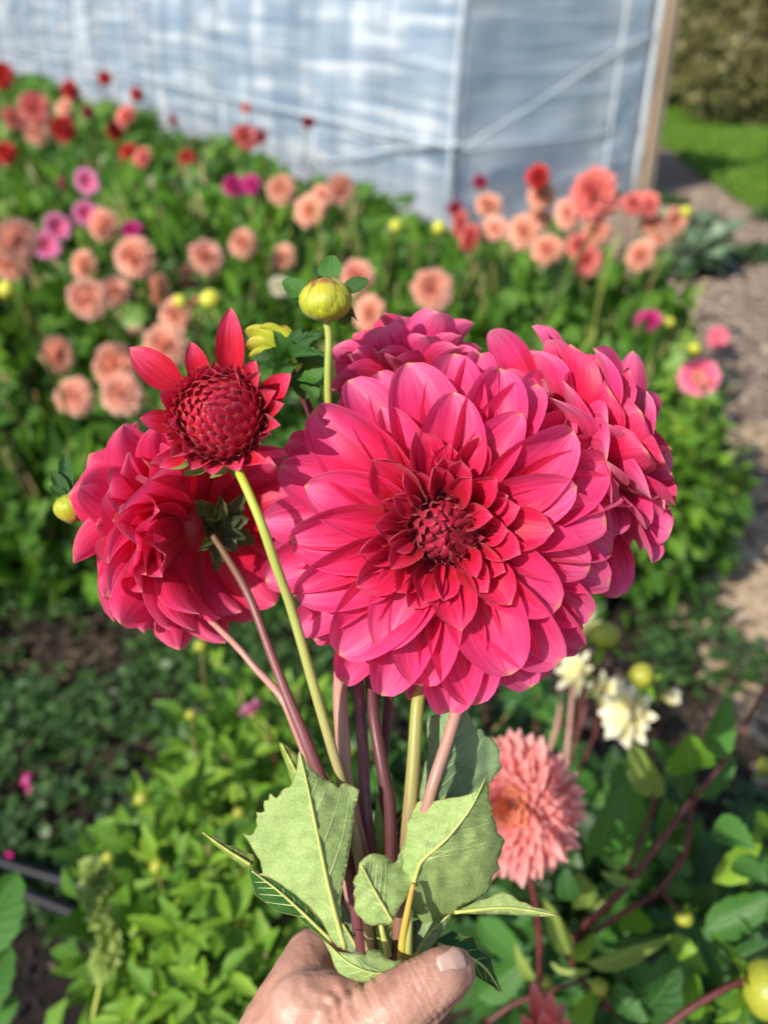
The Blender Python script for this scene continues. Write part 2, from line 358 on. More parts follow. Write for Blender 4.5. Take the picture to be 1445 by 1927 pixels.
def ball_head(parent, c, axis, R, n, ph0, ph1, mats, width=1.0, base_off=.16, seed=1, inner=None, jit=.08, core=None, rin=.75, pw=.5, curl=0.0, nj=.25):
    """spiral of petals round a centre; polar angle from ph0 (centre) to ph1 (reflexed back petals)"""
    x, y, a = basis(axis); rnd = random.Random(seed)
    for i in range(n):
        t = (i+.5)/n; ph = ph0+(ph1-ph0)*t**pw; th = i*2.39996+rnd.uniform(-.1, .1)
        rad = x*math.cos(th)+y*math.sin(th)
        d = a*math.cos(ph)+rad*math.sin(ph)
        r = R*(rin+(1-rin)*min(1, ph/1.2))*(1+rnd.uniform(-jit, jit))
        b = c + d*R*.08 + rad*R*base_off*min(1, ph) + a*(-.10*R)
        tip = c+d*r
        nrm = a*math.sin(ph+.2)-rad*math.cos(ph+.2)
        if ph < .35: nrm = -rad
        nrm = nrm + Vector([rnd.uniform(-nj, nj) for _ in range(3)])
        me = (inner if (inner and t < .22) else mats)[i % len(mats if not (inner and t < .22) else inner)]
        s = .6+.4*min(1, ph/1.0)
        petal(parent, me, b, tip, nrm, sy=width*s*rnd.uniform(.9, 1.12), sz=1.0+curl*rnd.random())

# ------------------------------------------------------------------ leaf meshes
def leaf_mesh(name, W=.5, nv=8, teeth=0.0, fold=.35, bend=.5, mat=None, acum=.8, seed=0):
    V = []; U = []; Fc = []
    for j in range(nv+1):
        v = j/nv; w = W*.5*(math.sin(math.pi*min(1, v*.93+.04)**.8))**acum
        if j == nv: w = .003
        if j == 0: w = .02
        te = 1+(teeth if j % 2 else -teeth)
        z = -bend*v*v*.5+.15*bend*v
        wob = .03*math.sin(v*7+seed)
        V += [(v+(.03 if j % 2 else 0), -w*te, z+fold*w+wob), (v, -w*.5, z+fold*w*.35), (v, 0, z), (v, w*.5, z+fold*w*.35), (v+(.03 if j % 2 else 0), w*te, z+fold*w-wob)]
        U += [(0, v), (.25, v), (.5, v), (.75, v), (1, v)]
    for j in range(nv):
        for i in range(4):
            q = j*5+i; Fc.append((q, q+1, q+6, q+5))
    me = mesh(name, V, Fc, uv=U)
    if mat: me.materials.append(mat)
    return me
LM = {}
def leaves_for(mat, key, **kw):
    if key not in LM: LM[key] = [leaf_mesh('leaf', mat=mat, bend=b, seed=i*2, **kw) for i, b in enumerate((.2, .5, .85))]
    return LM[key]
# joined leaf mass: template with 6 verts / 4 quads-ish tris
TV = np.array([(0, 0, 0), (.38, -.27, .07), (.38, 0, 0), (.38, .27, .07), (.75, -.17, -.02), (.78, 0, -.07), (.75, .17, -.02), (1.04, 0, -.17)], dtype=np.float32)
TF = np.array([(0, 1, 2), (0, 2, 3), (1, 4, 2), (4, 5, 2), (2, 5, 6), (2, 6, 3), (4, 7, 5), (5, 7, 6)])
TU = np.array([(.5, 0), (0, .4), (.5, .4), (1, .4), (.1, .75), (.5, .78), (.9, .75), (.5, 1)], dtype=np.float32)
def leaf_cloud(name, pos, dirs, size, mat, parent=None, wid=1.0, kind='stuff', roll=.7):
    n = len(pos); pos = np.asarray(pos, dtype=np.float32); d = np.asarray(dirs, dtype=np.float32); d /= np.linalg.norm(d, axis=1)[:, None]+1e-9
    up = np.tile(np.array([0, 0, 1.], dtype=np.float32), (n, 1))+RN.normal(0, roll, (n, 3)).astype(np.float32)
    y = np.cross(up, d); y /= np.linalg.norm(y, axis=1)[:, None]+1e-9; z = np.cross(d, y)
    s = np.asarray(size, dtype=np.float32).reshape(-1, 1, 1)*np.ones((n, 1, 1), dtype=np.float32)
    V = pos[:, None]+s*(TV[None, :, 0:1]*d[:, None]+TV[None, :, 1:2]*wid*y[:, None]+TV[None, :, 2:3]*z[:, None])
    Fc = (TF[None]+(np.arange(n)*len(TV))[:, None, None]).reshape(-1, 3)
    U = np.tile(TU, (n, 1))
    o = link(name, mesh(name, V.reshape(-1, 3), Fc, uv=U), parent, mat)
    if kind: o['kind'] = kind
    return o

# =================================================================== SETTING
def ground_mat():
    m, nt, out = newmat('ground_soil')
    tc = N(nt, 'ShaderNodeTexCoord')
    sp = N(nt, 'ShaderNodeSeparateXYZ'); nt.links.new(tc.outputs['Object'], sp.inputs[0])
    n1 = N(nt, 'ShaderNodeTexNoise', i_Scale=1.6, i_Detail=6.0); n2 = N(nt, 'ShaderNodeTexNoise', i_Scale=38.0, i_Detail=6.0, i_Roughness=.7)
    n3 = N(nt, 'ShaderNodeTexNoise', i_Scale=5.0, i_Detail=4.0)
    for n in (n1, n2, n3): nt.links.new(tc.outputs['Object'], n.inputs['Vector'])
    soil = ramp(nt, n2.outputs[0], [(.3, (.008, .006, .006)), (.55, (.022, .016, .014)), (.8, (.07, .05, .04))])
    dry = ramp(nt, n2.outputs[0], [(.3, (.12, .085, .065)), (.55, (.25, .185, .145)), (.75, (.42, .32, .25))])
    xx = math_(nt, 'ADD', sp.outputs[0], math_(nt, 'MULTIPLY', math_(nt, 'SUBTRACT', n3.outputs[0], .5), .7))
    f = ramp(nt, math_(nt, 'MULTIPLY', xx, .5, True), [(.38, (0, 0, 0)), (.5, (1, 1, 1))])
    c = mixc(nt, f, soil, dry)
    leafy = ramp(nt, n1.outputs[0], [(.5, (0, 0, 0)), (.66, (1, 1, 1))])
    c = mixc(nt, math_(nt, 'MULTIPLY', leafy, .35), c, (.13, .10, .05))
    p = N(nt, 'ShaderNodeBsdfPrincipled'); p.inputs['Roughness'].default_value = .9; p.inputs['Specular IOR Level'].default_value = .15
    nt.links.new(c, p.inputs['Base Color'])
    b = N(nt, 'ShaderNodeBump', i_Strength=1.0, i_Distance=.012); nt.links.new(n2.outputs[0], b.inputs['Height']); nt.links.new(b.outputs[0], p.inputs['Normal'])
    nt.links.new(p.outputs[0], out.inputs[0]); return m
def grid_sheet(name, xs, ys, zf, mat, kind='structure'):
    X, Y = np.meshgrid(xs, ys); V = [(x, y, zf(x, y)) for x, y in zip(X.ravel(), Y.ravel())]
    nx = len(xs); idx = np.arange(len(V)).reshape(len(ys), nx)
    Fc = np.stack([idx[:-1, :-1], idx[:-1, 1:], idx[1:, 1:], idx[1:, :-1]], -1).reshape(-1, 4)
    o = link(name, mesh(name, V, Fc), None, mat); o['kind'] = kind; return o
def gz(x, y):
    near = max(0, 1-math.hypot(x, y)/14)
    z = .035*noise.noise(Vector((x*1.7, y*1.7, 0)))*near+.018*noise.noise(Vector((x*7, y*7, 3)))*near
    return z-.02
xs = np.concatenate([np.linspace(-300, -14, 12), np.linspace(-12, -3, 24), np.linspace(-2.9, 5, 130), np.linspace(5.4, 14, 24), np.linspace(16, 300, 12)])
ys = np.concatenate([np.linspace(-300, -4, 10), np.linspace(-2, 0, 6), np.linspace(.1, 6, 110), np.linspace(6.2, 26, 60), np.linspace(30, 600, 14)])
grid_sheet('ground', xs, ys, gz, ground_mat())

# lawn beyond the path: a slightly raised sheet with blades
def lawn_edge(y): return 3.0+.07*(y-6)+.10*noise.noise(Vector((y*.9, 0, 7)))
LAWN = solid_mat('lawn_turf', (.05, .14, .014), (.10, .24, .025), rough=.9, scale=9, bumpd=.02, spec=.1)
V = []; ysl = np.linspace(3.2, 40, 80); xf = np.linspace(0, 1, 30)
for y in ysl:
    for f in xf:
        x = lawn_edge(y)+f*f*60; V.append((x, y, gz(x, y)+.02+.03*min(1, f*12)))
idx = np.arange(len(V)).reshape(80, 30)
o = link('lawn', mesh('lawn', V, np.stack([idx[:-1, :-1], idx[:-1, 1:], idx[1:, 1:], idx[1:, :-1]], -1).reshape(-1, 4)), None, LAWN); o['kind'] = 'structure'
n = 42000
yy = 5.5+RN.random(n)**1.6*16; xx = np.array([lawn_edge(v) for v in yy])+RN.random(n)**1.3*7
pz = np.array([gz(a, b) for a, b in zip(xx, yy)])+.03
d = np.stack([RN.normal(0, .35, n), RN.normal(0, .35, n), np.ones(n)], 1)
leaf_cloud('grass', np.stack([xx, yy, pz], 1), d, .045+.06*RN.random(n), L_GRASS, wid=.35)

# wood chips and straw on the path
def chips(name, n, xr, yr, size, mats, dens=None):
    P0 = []; 
    while len(P0) < n:
        x = random.uniform(*xr); y = random.uniform(*yr)
        if dens and random.random() > dens(x, y): continue
        P0.append((x, y))
    V = []; Fc = []
    for x, y in P0:
        L = random.uniform(.3, 1)*size; w = L*random.uniform(.15, .5); a = random.uniform(0, 6.3); z = gz(x, y)+random.uniform(.002, .014); tl = random.uniform(-.3, .3)*L
        c, s = math.cos(a), math.sin(a); b = len(V)
        for zz in (0, .003):
            for (p, q) in ((-L, -w), (L, -w), (L, w), (-L, w)):
                V.append((x+(p*c-q*s)*.5, y+(p*s+q*c)*.5, z+zz+tl*.5*(1 if p > 0 else -1)))
        Fc += [(b+4, b+5, b+6, b+7), (b, b+1, b+5, b+4), (b+1, b+2, b+6, b+5), (b+2, b+3, b+7, b+6), (b+3, b, b+4, b+7)]
    o = link(name, mesh(name, V, Fc, smooth=False), None, mats); o['kind'] = 'stuff'; return o
def chipmat(name, a, b):
    m, nt, out = newmat(name); g = N(nt, 'ShaderNodeNewGeometry'); c = ramp(nt, g.outputs['Random Per Island'], [(0, a), (1, b)], 'LINEAR')
    p = N(nt, 'ShaderNodeBsdfPrincipled'); p.inputs['Roughness'].default_value = .85; nt.links.new(c, p.inputs['Base Color']); nt.links.new(p.outputs[0], out.inputs[0]); return m
chips('wood_chips', 13000, (.75, 3.4), (.9, 8.5), .05, chipmat('chip', (.17, .12, .09), (.62, .49, .38)), lambda x, y: min(1, max(0, (x-.75)*2.2)))
chips('straw', 1500, (.85, 1.7), (1.2, 3.2), .11, chipmat('straw', (.26, .19, .12), (.48, .37, .25)), lambda x, y: .3+.7*(noise.noise(Vector((x*2, y*1.4, 5))) > .05))
chips('soil_crumbs', 5000, (-2.2, .9), (.5, 3.2), .022, chipmat('crumb', (.006, .005, .005), (.05, .04, .032)))
chips('leaf_litter', 2600, (-2.3, 1.0), (.9, 3.2), .035, chipmat('litter', (.03, .022, .018), (.13, .09, .06)), lambda x, y: max(.05, noise.noise(Vector((x*1.6, y*1.6, 9)))*2))

# low weeds on the bare ground between the beds
def weed_patch(n, xr, yr, hs, size, mat, name, thr=-.05, freq=2.2, seed=0):
    pos = []; dr = []; sz = []
    while len(pos) < n:
        x = random.uniform(*xr); y = random.uniform(*yr)
        if noise.noise(Vector((x*freq, y*freq, seed))) < thr: continue
        for k in range(5):
            a = random.uniform(0, 6.28); r = random.uniform(0, .035)
            pos.append((x+r*math.cos(a), y+r*math.sin(a), gz(x, y)+random.uniform(.005, hs))); dr.append((math.cos(a), math.sin(a), random.uniform(-.1, .8))); sz.append(size*random.uniform(.5, 1.3))
    return leaf_cloud(name, pos, dr, sz, mat, wid=1.5, roll=.35)
weed_patch(14000, (-2.6, .35), (1.15, 3.3), .06, .030, L_WEED, 'weeds', -.17, 3.1)
weed_patch(1700, (-1.6, -.1), (1.5, 2.1), .05, .028, L_WEED, 'weeds', -.3, 3.0, 12)
weed_patch(1500, (-1.9, .1), (1.9, 2.5), .05, .03, L_WEED, 'weeds', -.5, 3.0, 11)
weed_patch(1800, (-1.2, -.35), (.55, 1.2), .04, .028, L_WEED, 'weeds', .08, 4, 4)
weed_patch(1500, (.70, 1.15), (1.0, 3.3), .07, .035, L_WEED, 'weeds', .08, 3.2, 2)
weed_patch(1600, (2.2, 3.3), (4.5, 9), .06, .05, L_WEED, 'weeds', .25, 1.6, 6)

# ------------------------------------------------------------------ polytunnel
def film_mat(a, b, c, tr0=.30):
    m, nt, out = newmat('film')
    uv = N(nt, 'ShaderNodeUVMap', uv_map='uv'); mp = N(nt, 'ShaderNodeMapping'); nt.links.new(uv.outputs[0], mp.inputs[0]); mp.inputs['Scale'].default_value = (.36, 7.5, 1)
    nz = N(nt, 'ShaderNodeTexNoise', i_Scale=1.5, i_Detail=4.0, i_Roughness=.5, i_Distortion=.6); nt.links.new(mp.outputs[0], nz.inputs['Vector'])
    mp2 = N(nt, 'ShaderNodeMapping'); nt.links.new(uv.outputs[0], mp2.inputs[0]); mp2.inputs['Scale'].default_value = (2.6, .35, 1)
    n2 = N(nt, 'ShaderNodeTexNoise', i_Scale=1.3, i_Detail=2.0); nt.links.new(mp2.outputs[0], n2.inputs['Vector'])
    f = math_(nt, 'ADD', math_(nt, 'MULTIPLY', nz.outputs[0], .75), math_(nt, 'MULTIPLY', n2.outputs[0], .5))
    # reflected blue sky and white cloud streaks painted into the film colour
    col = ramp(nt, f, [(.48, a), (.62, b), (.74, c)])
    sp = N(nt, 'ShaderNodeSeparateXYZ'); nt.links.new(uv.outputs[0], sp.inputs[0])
    foot_grey = ramp(nt, sp.outputs[1], [(0, (1, 1, 1)), (.45, (0, 0, 0))], 'EASE')  # film turns greyer towards its foot
    col = mixc(nt, math_(nt, 'MULTIPLY', foot_grey, .45), col, (.62, .62, .64))
    p = N(nt, 'ShaderNodeBsdfPrincipled'); p.inputs['Roughness'].default_value = .22; p.inputs['Specular IOR Level'].default_value = .8
    nt.links.new(col, p.inputs['Base Color'])
    t = N(nt, 'ShaderNodeBsdfTranslucent'); nt.links.new(col, t.inputs[0]); tr = N(nt, 'ShaderNodeBsdfTransparent'); tr.inputs[0].default_value = (.85, .92, 1, 1)
    a = N(nt, 'ShaderNodeMixShader'); a.inputs[0].default_value = .3; nt.links.new(p.outputs[0], a.inputs[1]); nt.links.new(t.outputs[0], a.inputs[2])
    b = N(nt, 'ShaderNodeMixShader'); nt.links.new(math_(nt, 'SUBTRACT', tr0, math_(nt, 'MULTIPLY', f, .34), True), b.inputs[0]); nt.links.new(a.outputs[0], b.inputs[1]); nt.links.new(tr.outputs[0], b.inputs[2])
    bm = N(nt, 'ShaderNodeBump', i_Strength=.6, i_Distance=.03); nt.links.new(nz.outputs[0], bm.inputs['Height'])
    nt.links.new(bm.outputs[0], p.inputs['Normal'])
    nt.links.new(b.outputs[0], out.inputs[0]); return m
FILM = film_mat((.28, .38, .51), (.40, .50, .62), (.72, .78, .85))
FILM2 = film_mat((.54, .65, .79), (.64, .73, .84), (.84, .88, .93), .18)  # same film, colours lightened to offset the shade on the end wall
PIPE = solid_mat('galvanised_pipe', (.50, .54, .60), (.66, .70, .74), rough=.4, scale=20)
BOARD = solid_mat('weathered_board', (.40, .29, .20), (.60, .45, .32), rough=.8, scale=6, stretch=(1, 1, .2))
WSTRIP = solid_mat('white_strip', (.50, .56, .62), (.58, .64, .69), rough=.5, scale=10)
K1 = G(850, 442); K1.z = 0; dS = (G(0, 138)-G(850, 442)); dS.z = 0; LEN = 26.0; dS.normalize()
K2 = G(1188, 372); K2.z = 0; dE = (K2-K1); WID = dE.length; dE.normalize()
inn = dE
tun = thing('polytunnel', K1, 'long low plastic covered polytunnel with wrinkled bluish film behind the flower bed', 'greenhouse')
WT = WID
def arch(t):      # cross-section: 0 near wall foot .. 1 far wall foot -> (inward, height)
    a = math.pi*t; e = .42
    cx = -math.copysign(abs(math.cos(a))**e, math.cos(a)); cz = abs(math.sin(a))**.62
    return WT*.5*(1+cx)+.0, 2.35*cz
def tun_pt(s, t, off=0.0):
    i, h = arch(t); p = K1+dS*s+dE*i; p = Vector((p.x, p.y, h)); return p
NS, NT = 240, 70
V = []; U = []; HOOP = 2.27
for i in range(NS+1):
    s = LEN*i/NS
    for j in range(NT+1):
        t = j/NT; p = tun_pt(s, t)
        k = abs(((s/HOOP) % 1)-.0); sag = math.sin(math.pi*((s/HOOP) % 1))
        ph = p.z
        amp = .06*sag+.035*math.sin((s/HOOP % 1)*6.283*2+.6*math.sin(ph*2))*sag*(.5+.5*math.sin(ph*1.3+s))+.016*noise.noise(Vector((s*1.1, ph*9, 0)))*(.3+sag)+.02*noise.noise(Vector((s*3, ph*3, 4)))
        p = p + dE*(amp if t < .5 else -amp)
        V.append(p); U.append((s, ph if t < .5 else 5-ph))
idx = np.arange(len(V)).reshape(NS+1, NT+1)
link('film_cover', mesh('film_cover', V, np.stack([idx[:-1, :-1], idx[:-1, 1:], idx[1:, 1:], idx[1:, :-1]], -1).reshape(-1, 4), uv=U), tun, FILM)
# end wall film
V = []; U = []; NH = 40
for i in range(61):
    t = i/60
    f = t
    for j in range(NH+1):
        g = j/NH; xi = WT*(.004+.992*f)
        # height of the arch at this inward distance
        top = 2.35*(1-abs(2*f-1)**(2/.42))**(.31) if 0 < f < 1 else 0
        top = max(top, .02)
        p = K1+dE*xi; hh = top*g
        w = .03*noise.noise(Vector((xi*1.6, hh*8, 9)))+.035*noise.noise(Vector((xi*2.2, hh*1.4, 2)))
        p = Vector((p.x, p.y, hh))-dS*(.01+w*.6)
        V.append(p); U.append((xi+40, hh))
idx = np.arange(len(V)).reshape(61, NH+1)
link('end_film', mesh('end_film', V, np.stack([idx[:-1, :-1], idx[:-1, 1:], idx[1:, 1:], idx[1:, :-1]], -1).reshape(-1, 4), uv=U), tun, FILM2)
for k in range(12):
    s = k*HOOP
    if s > LEN: break
    pts = [tun_pt(s, j/16)+(dE*(.035 if j < 8 else -.035)) for j in range(17)]
    pts = [tun_pt(s, .004)] + pts[1:-1] + [tun_pt(s, .996)]
    tube('hoop', [p - dE*(.075 if i < 9 else -.075) for i, p in enumerate(pts)] if k == 0 else pts, [.026 if k else .011], PIPE if k else WSTRIP, tun, n=48, sides=8)
EO = -dS*.07
def ep(f, h): p = K1+dE*(WT*f); return Vector((p.x, p.y, h))+EO
tube('cross_brace', [ep(.02, .62), ep(.35, .86), ep(.68, 1.12), ep(.97, 1.30)], [.010], WSTRIP, tun, n=10)
tube('cross_brace', [ep(-.02, .64), ep(-.02, .64)-dE*.0-dS*.0+Vector((0, 0, .004)), ep(.0, .60)+dS*1.0+Vector((0, 0, -.12)), ep(.0, .6)+dS*2.2+Vector((0, 0, -.38))][::-1], [.010], WSTRIP, tun, n=10)
tube('door_post', [ep(.76, 0), ep(.77, 1.2), ep(.775, 2.25)], [.010], WSTRIP, tun, n=6)
tube('end_post', [ep(.965, 0), ep(.972, 2.2)], [.022], WSTRIP, tun, n=6)
tube('base_rail', [K1-dE*.05+Vector((0, 0, .62)), K1+dS*4.5-dE*.05+Vector((0, 0, .62)), K1+dS*LEN-dE*.05+Vector((0, 0, .62))], [.010], WSTRIP, tun, n=20)
tube('base_rail', [ep(.0, .60), ep(.5, .58), ep(.95, .60)], [.009], WSTRIP, tun, n=6)
def box(name, c, hx, hy, hz, X, Y, Z, mat, parent, bev=.004):
    bm = bmesh.new(); bmesh.ops.create_cube(bm, size=2)
    for v in bm.verts: v.co = Vector((v.co.x*hx, v.co.y*hy, v.co.z*hz))
    bmesh.ops.bevel(bm, geom=bm.edges[:], offset=bev, segments=2, affect='EDGES')
    M = Matrix((X, Y, Z)).transposed()
    for v in bm.verts: v.co = M @ v.co + c
    me = bpy.data.meshes.new(name); bm.to_mesh(me); bm.free()
    return link(name, me, parent, mat)
pc = K1+dE*(WT*1.045); box('corner_board', Vector((pc.x, pc.y, 1.2))-dS*.06, .062, .05, 1.2, dE, dS, Vector((0, 0, 1)), BOARD, tun)

# ------------------------------------------------------------------ shrubs at the lawn's far side
BARK = solid_mat('bark', (.05, .035, .025), (.14, .10, .07), rough=.9, scale=20)
def shrub(c, rx, ry, h, n, mat, label, group, seed):
    rnd = np.random.default_rng(seed); t = thing('shrub', c, label, 'shrub', group)
    ctr = rnd.random((14, 3)); ctr = np.stack([(ctr[:, 0]-.5)*rx*1.4, (ctr[:, 1]-.5)*ry*1.4, .1*h+ctr[:, 2]*h*.8], 1)
    k = rnd.integers(0, 14, n); dd = rnd.normal(0, 1, (n, 3)); dd /= np.linalg.norm(dd, axis=1)[:, None]
    r = (.35+.65*rnd.random((n, 1)))*np.array([[rx*.42, ry*.42, h*.22]])
    pos = ctr[k]+dd*r; pos[:, 2] = np.maximum(pos[:, 2], .02); pos += np.array(c)
    leaf_cloud('foliage', pos, dd+rnd.normal(0, .5, (n, 3)), .07+.09*rnd.random(n), mat, t)
    for i in range(6):
        a = i*1.05; e = Vector(c)+Vector((math.cos(a)*rx*.35, math.sin(a)*ry*.35, h*.7))
        tube('branch', [Vector(c), Vector(c).lerp(e, .5)+Vector((0, 0, h*.08)), e], [.05, .03, .01], BARK, t, n=6, sides=6)
    return t
L_MID = leaf_mat('leaf_mid', (.05, .10, .02), (.13, .22, .04), trans=.25, c3=(.25, .28, .08))
for (px, py, dd, rx, ry, h, mt, lb) in [
    (1262, 196, 0, 2.0, 2.0, 2.6, L_OLIVE, 'brown leaved shrub right beside the tunnel board, leftmost of the shrubs'),
    (1330, 208, 0, 2.2, 2.0, 1.7, L_OLIVE, 'low olive brown shrub in the middle of the far lawn edge'),
    (1420, 226, 0, 1.6, 1.6, 1.2, L_OLIVE, 'rounded low brownish shrub at the right edge of the photo above the lawn'),
    (1440, 150, 2, 3.0, 2.4, 4.5, L_MID, 'bright green leafy bush at the top right corner of the photo'),
    (1375, 150, 2, 3.2, 2.4, 4.5, L_OLIVE, 'tall dull brown shrub behind the low ones across the lawn'),
    (1300, 150, 3, 3.5, 2.6, 4.5, L_OLIVE, 'dark tall shrub rising behind the leftmost far shrub')]:
    g = G(px, py); g.z = 0; g.y += dd
    shrub(g, rx, ry, h, 5200, mt, lb, 'shrubs beyond the lawn', int(px))
# dark woodland far behind closes the view
n = 26000; xw = RN.uniform(-30, 60, n); yw = 34+RN.random(n)*6; zw = RN.random(n)**.8*9
leaf_cloud('far_woodland', np.stack([xw, yw, zw], 1), RN.normal(0, 1, (n, 3)), .5+.5*RN.random(n), L_OLIVE)

# =================================================================== FLOWER BEDS
def bush_mass(seed, n=520):
    r = np.random.default_rng(seed); P_ = []; D_ = []
    for k in range(n):
        a = r.uniform(0, 6.283); h = r.random()**.75; rr = (.62+.38*math.sin(min(1, h*1.25)*math.pi*.75))*r.random()**.38
        rr *= 1+.22*math.sin(a*3+seed)+.12*math.sin(a*7+h*6)
        p = (rr*math.cos(a), rr*math.sin(a), h*(1-.25*rr)+.03*math.sin(a*5))
        P_.append(p); D_.append((math.cos(a)+r.normal(0, .5), math.sin(a)+r.normal(0, .5), r.normal(.15, .5)))
    return P_, D_
MASS = []
for sd in range(5):
    p, d = bush_mass(sd); o = leaf_cloud('foliage', p, d, (.20+.14*RN.random(len(p))), L_BED, wid=1.15); MASS.append(o.data); bpy.data.objects.remove(o)
stem_mesh = []
for sd in range(3):
    r = random.Random(sd); parts = []
    for k in range(7):
        a = r.uniform(0, 6.28); e = r.uniform(.3, .7)
        parts.append(tube_data([(0.04*math.cos(a), .04*math.sin(a), 0), (e*.4*math.cos(a), e*.4*math.sin(a), .5), (e*math.cos(a), e*math.sin(a), .95)], [.022, .012], n=5, sides=5))
    Vv, Ff, Uu = join_data(parts); m_ = mesh('stems', Vv, Ff, uv=Uu); m_.materials.append(STM); stem_mesh.append(m_)
LB = leaves_for(L_BEDP, 'bed', W=.56, nv=6, teeth=.06, fold=.3)
bush_n = [0]
def top_limit(x, y, h, m=0):
    while h > .15:
        v = Vector((x, y, h))-EYE; dp = v.dot(FW); px = 722.5+F*v.x/dp; py = 963.5-F*v.dot(UP)/dp
        lim = 138+.36*max(px, 0) if px < 770 else 412
        if py >= lim+m: break
        h -= .02
    return h
def bush(x, y, r, h, label, group, parts=0, seed=0, z=0):
    rnd = random.Random(seed); i = bush_n[0]; bush_n[0] += 1; h = top_limit(x, y, h, rnd.uniform(-12, 12))
    t = thing('dahlia_plant', (x, y, gz(x, y)), label, 'plant', group)
    M = Matrix.Translation((x, y, gz(x, y))) @ Matrix.Rotation(rnd.uniform(0, 6.28), 4, 'Z') @ Matrix.Diagonal((r, r, h, 1))
    o = link('foliage', MASS[i % 5], t, None, M); o['kind'] = 'stuff'
    o = link('stems', stem_mesh[i % 3], t, None, M)
    for k in range(parts):
        a = rnd.uniform(0, 6.28); hh = rnd.uniform(.25, 1.0); rr = r*(.65+.35*math.sin(hh*2.4))*rnd.uniform(.75, 1.1)
        b = Vector((x+rr*math.cos(a), y+rr*math.sin(a), hh*h*.98+.02))
        L = rnd.uniform(.05, .085); d = Vector((math.cos(a)+rnd.uniform(-.6, .6), math.sin(a)+rnd.uniform(-.6, .6), rnd.uniform(-.5, .6))).normalized()
        link('leaf', LB[k % 3], t, None, frame(b, b+d*L, Vector((rnd.uniform(-.4, .4), rnd.uniform(-.4, .4), 1)), sy=rnd.uniform(.9, 1.3)))
    return t
sd = 0
for (x0, x1, y, r, h, parts) in [(-.40, .95, 2.2, .25, .46, 50), (-.42, 1.0, 2.55, .27, .60, 45), (-.35, .98, 2.95, .28, .66, 35), (-.3, .98, 3.35, .28, .70, 12), (-.5, .8, 3.75, .30, .72, 0)]:
    k = 0; x = x0
    while x <= x1:
        sd += 1; bush(x+random.uniform(-.05, .05), y+random.uniform(-.08, .08), r*random.uniform(.9, 1.15), h*random.uniform(.9, 1.1), 'leafy green dahlia bush in the middle bed behind the bouquet', 'dahlia bushes of the middle bed', parts, sd); x += .38
for (x0, x1, y, r, h, parts) in [(-1.35, -.7, 2.12, .25, .46, 60), (-1.5, -.55, 2.42, .30, .60, 50), (-1.6, -.6, 2.85, .32, .68, 35), (-2.0, -.5, 3.3, .34, .74, 12), (-2.3, -.5, 3.85, .38, .80, 0)]:
    x = x0
    while x <= x1:
        sd += 1; bush(x+random.uniform(-.06, .06), y+random.uniform(-.08, .08), r*random.uniform(.9, 1.15), h*random.uniform(.9, 1.1), 'leafy green dahlia bush under the peach blooms at the left', 'dahlia bushes of the left bed', parts, sd); x += .42
for (y, r, h) in [(4.5, .45, .78), (5.2, .5, .78), (6.0, .55, .76), (7.0, .6, .74), (8.2, .65, .70), (9.6, .7, .65), (11.5, .8, .6), (14, .9, .55), (17, 1.0, .5)]:
    xr = min(-.25, .5-.596*(y-6.5)-.7) if y > 6 else -.15
    x = -.4516*(.857*y+.4)-.2
    while x <= xr:
        sd += 1; bush(x+random.uniform(-.1, .1), y+random.uniform(-.12, .12), r*random.uniform(.9, 1.15), h*random.uniform(.88, 1.08), 'tall leafy dahlia bush in the far rows beside the polytunnel', 'dahlia bushes beside the polytunnel', 0, sd); x += r*1.35

# --- bloom heads (joined petals, far and out of focus)
def head_mesh(kind, mat, seed):
    rnd = random.Random(seed); V = []; Fc = []; U = []
    def add(b, t, nrm, sy, src):
        M = frame(Vector(b), Vector(t), Vector(nrm), 1, None, sy)
        base = len(V); V.extend([tuple(M @ v.co) for v in src.vertices])
        Fc.extend([tuple(i+base for i in p.vertices) for p in src.polygons])
        u = src.uv_layers[0].data; tmp = {}
        for lp in src.loops: tmp[lp.vertex_index] = tuple(u[lp.index].uv)
        U.extend([tmp[i] for i in range(len(src.vertices))])
    if kind == 'ball':
        n = 90
        for i in range(n):
            t = (i+.5)/n; ph = .02+1.95*t**.58; th = i*2.39996; c, s = math.cos(th), math.sin(th)
            r = .40+.10*min(1, ph)+rnd.uniform(-.045, .045)+.012*math.sin(th*3)
            b = (c*.05, s*.05, -.08); tip = (r*math.sin(ph)*c, r*math.sin(ph)*s, r*math.cos(ph)*.8)
            add(b, tip, (-c*math.cos(ph), -s*math.cos(ph), math.sin(ph)+.1), 1.0, LOWP)
    else:
        n = 26
        for i in range(n):
            th = i*2.39996; c, s = math.cos(th), math.sin(th); lay = i/n
            add((c*.06, s*.06, 0), (.5*c, .5*s, .02+.14*lay), (-c*.2, -s*.2, 1), 1.15, LOWP)
        for i in range(24):
            th = i*2.39996; r = .13*math.sqrt(i/24); c, s = math.cos(th), math.sin(th)
            add((c*r, s*r, 0), (c*r*1.1, s*r*1.1+.01, .1), (-c, -s, .1), .8, LOWP)
    me = mesh('bloom', V, Fc, uv=U); me.materials.append(mat); return me
LOWP = petal_mesh('low', W=.44, rollb=1.2, rollm=.8, rollt=.9, a0=.4, a1=-.3, nu=2, nv=4, wm=.55, base=.5, tipk=.7)
HEADS = {}
def head(kind, mat, seed=0):
    k = (kind, mat.name)
    if k not in HEADS: HEADS[k] = head_mesh(kind, mat, seed)
    return HEADS[k]
BUDM = None
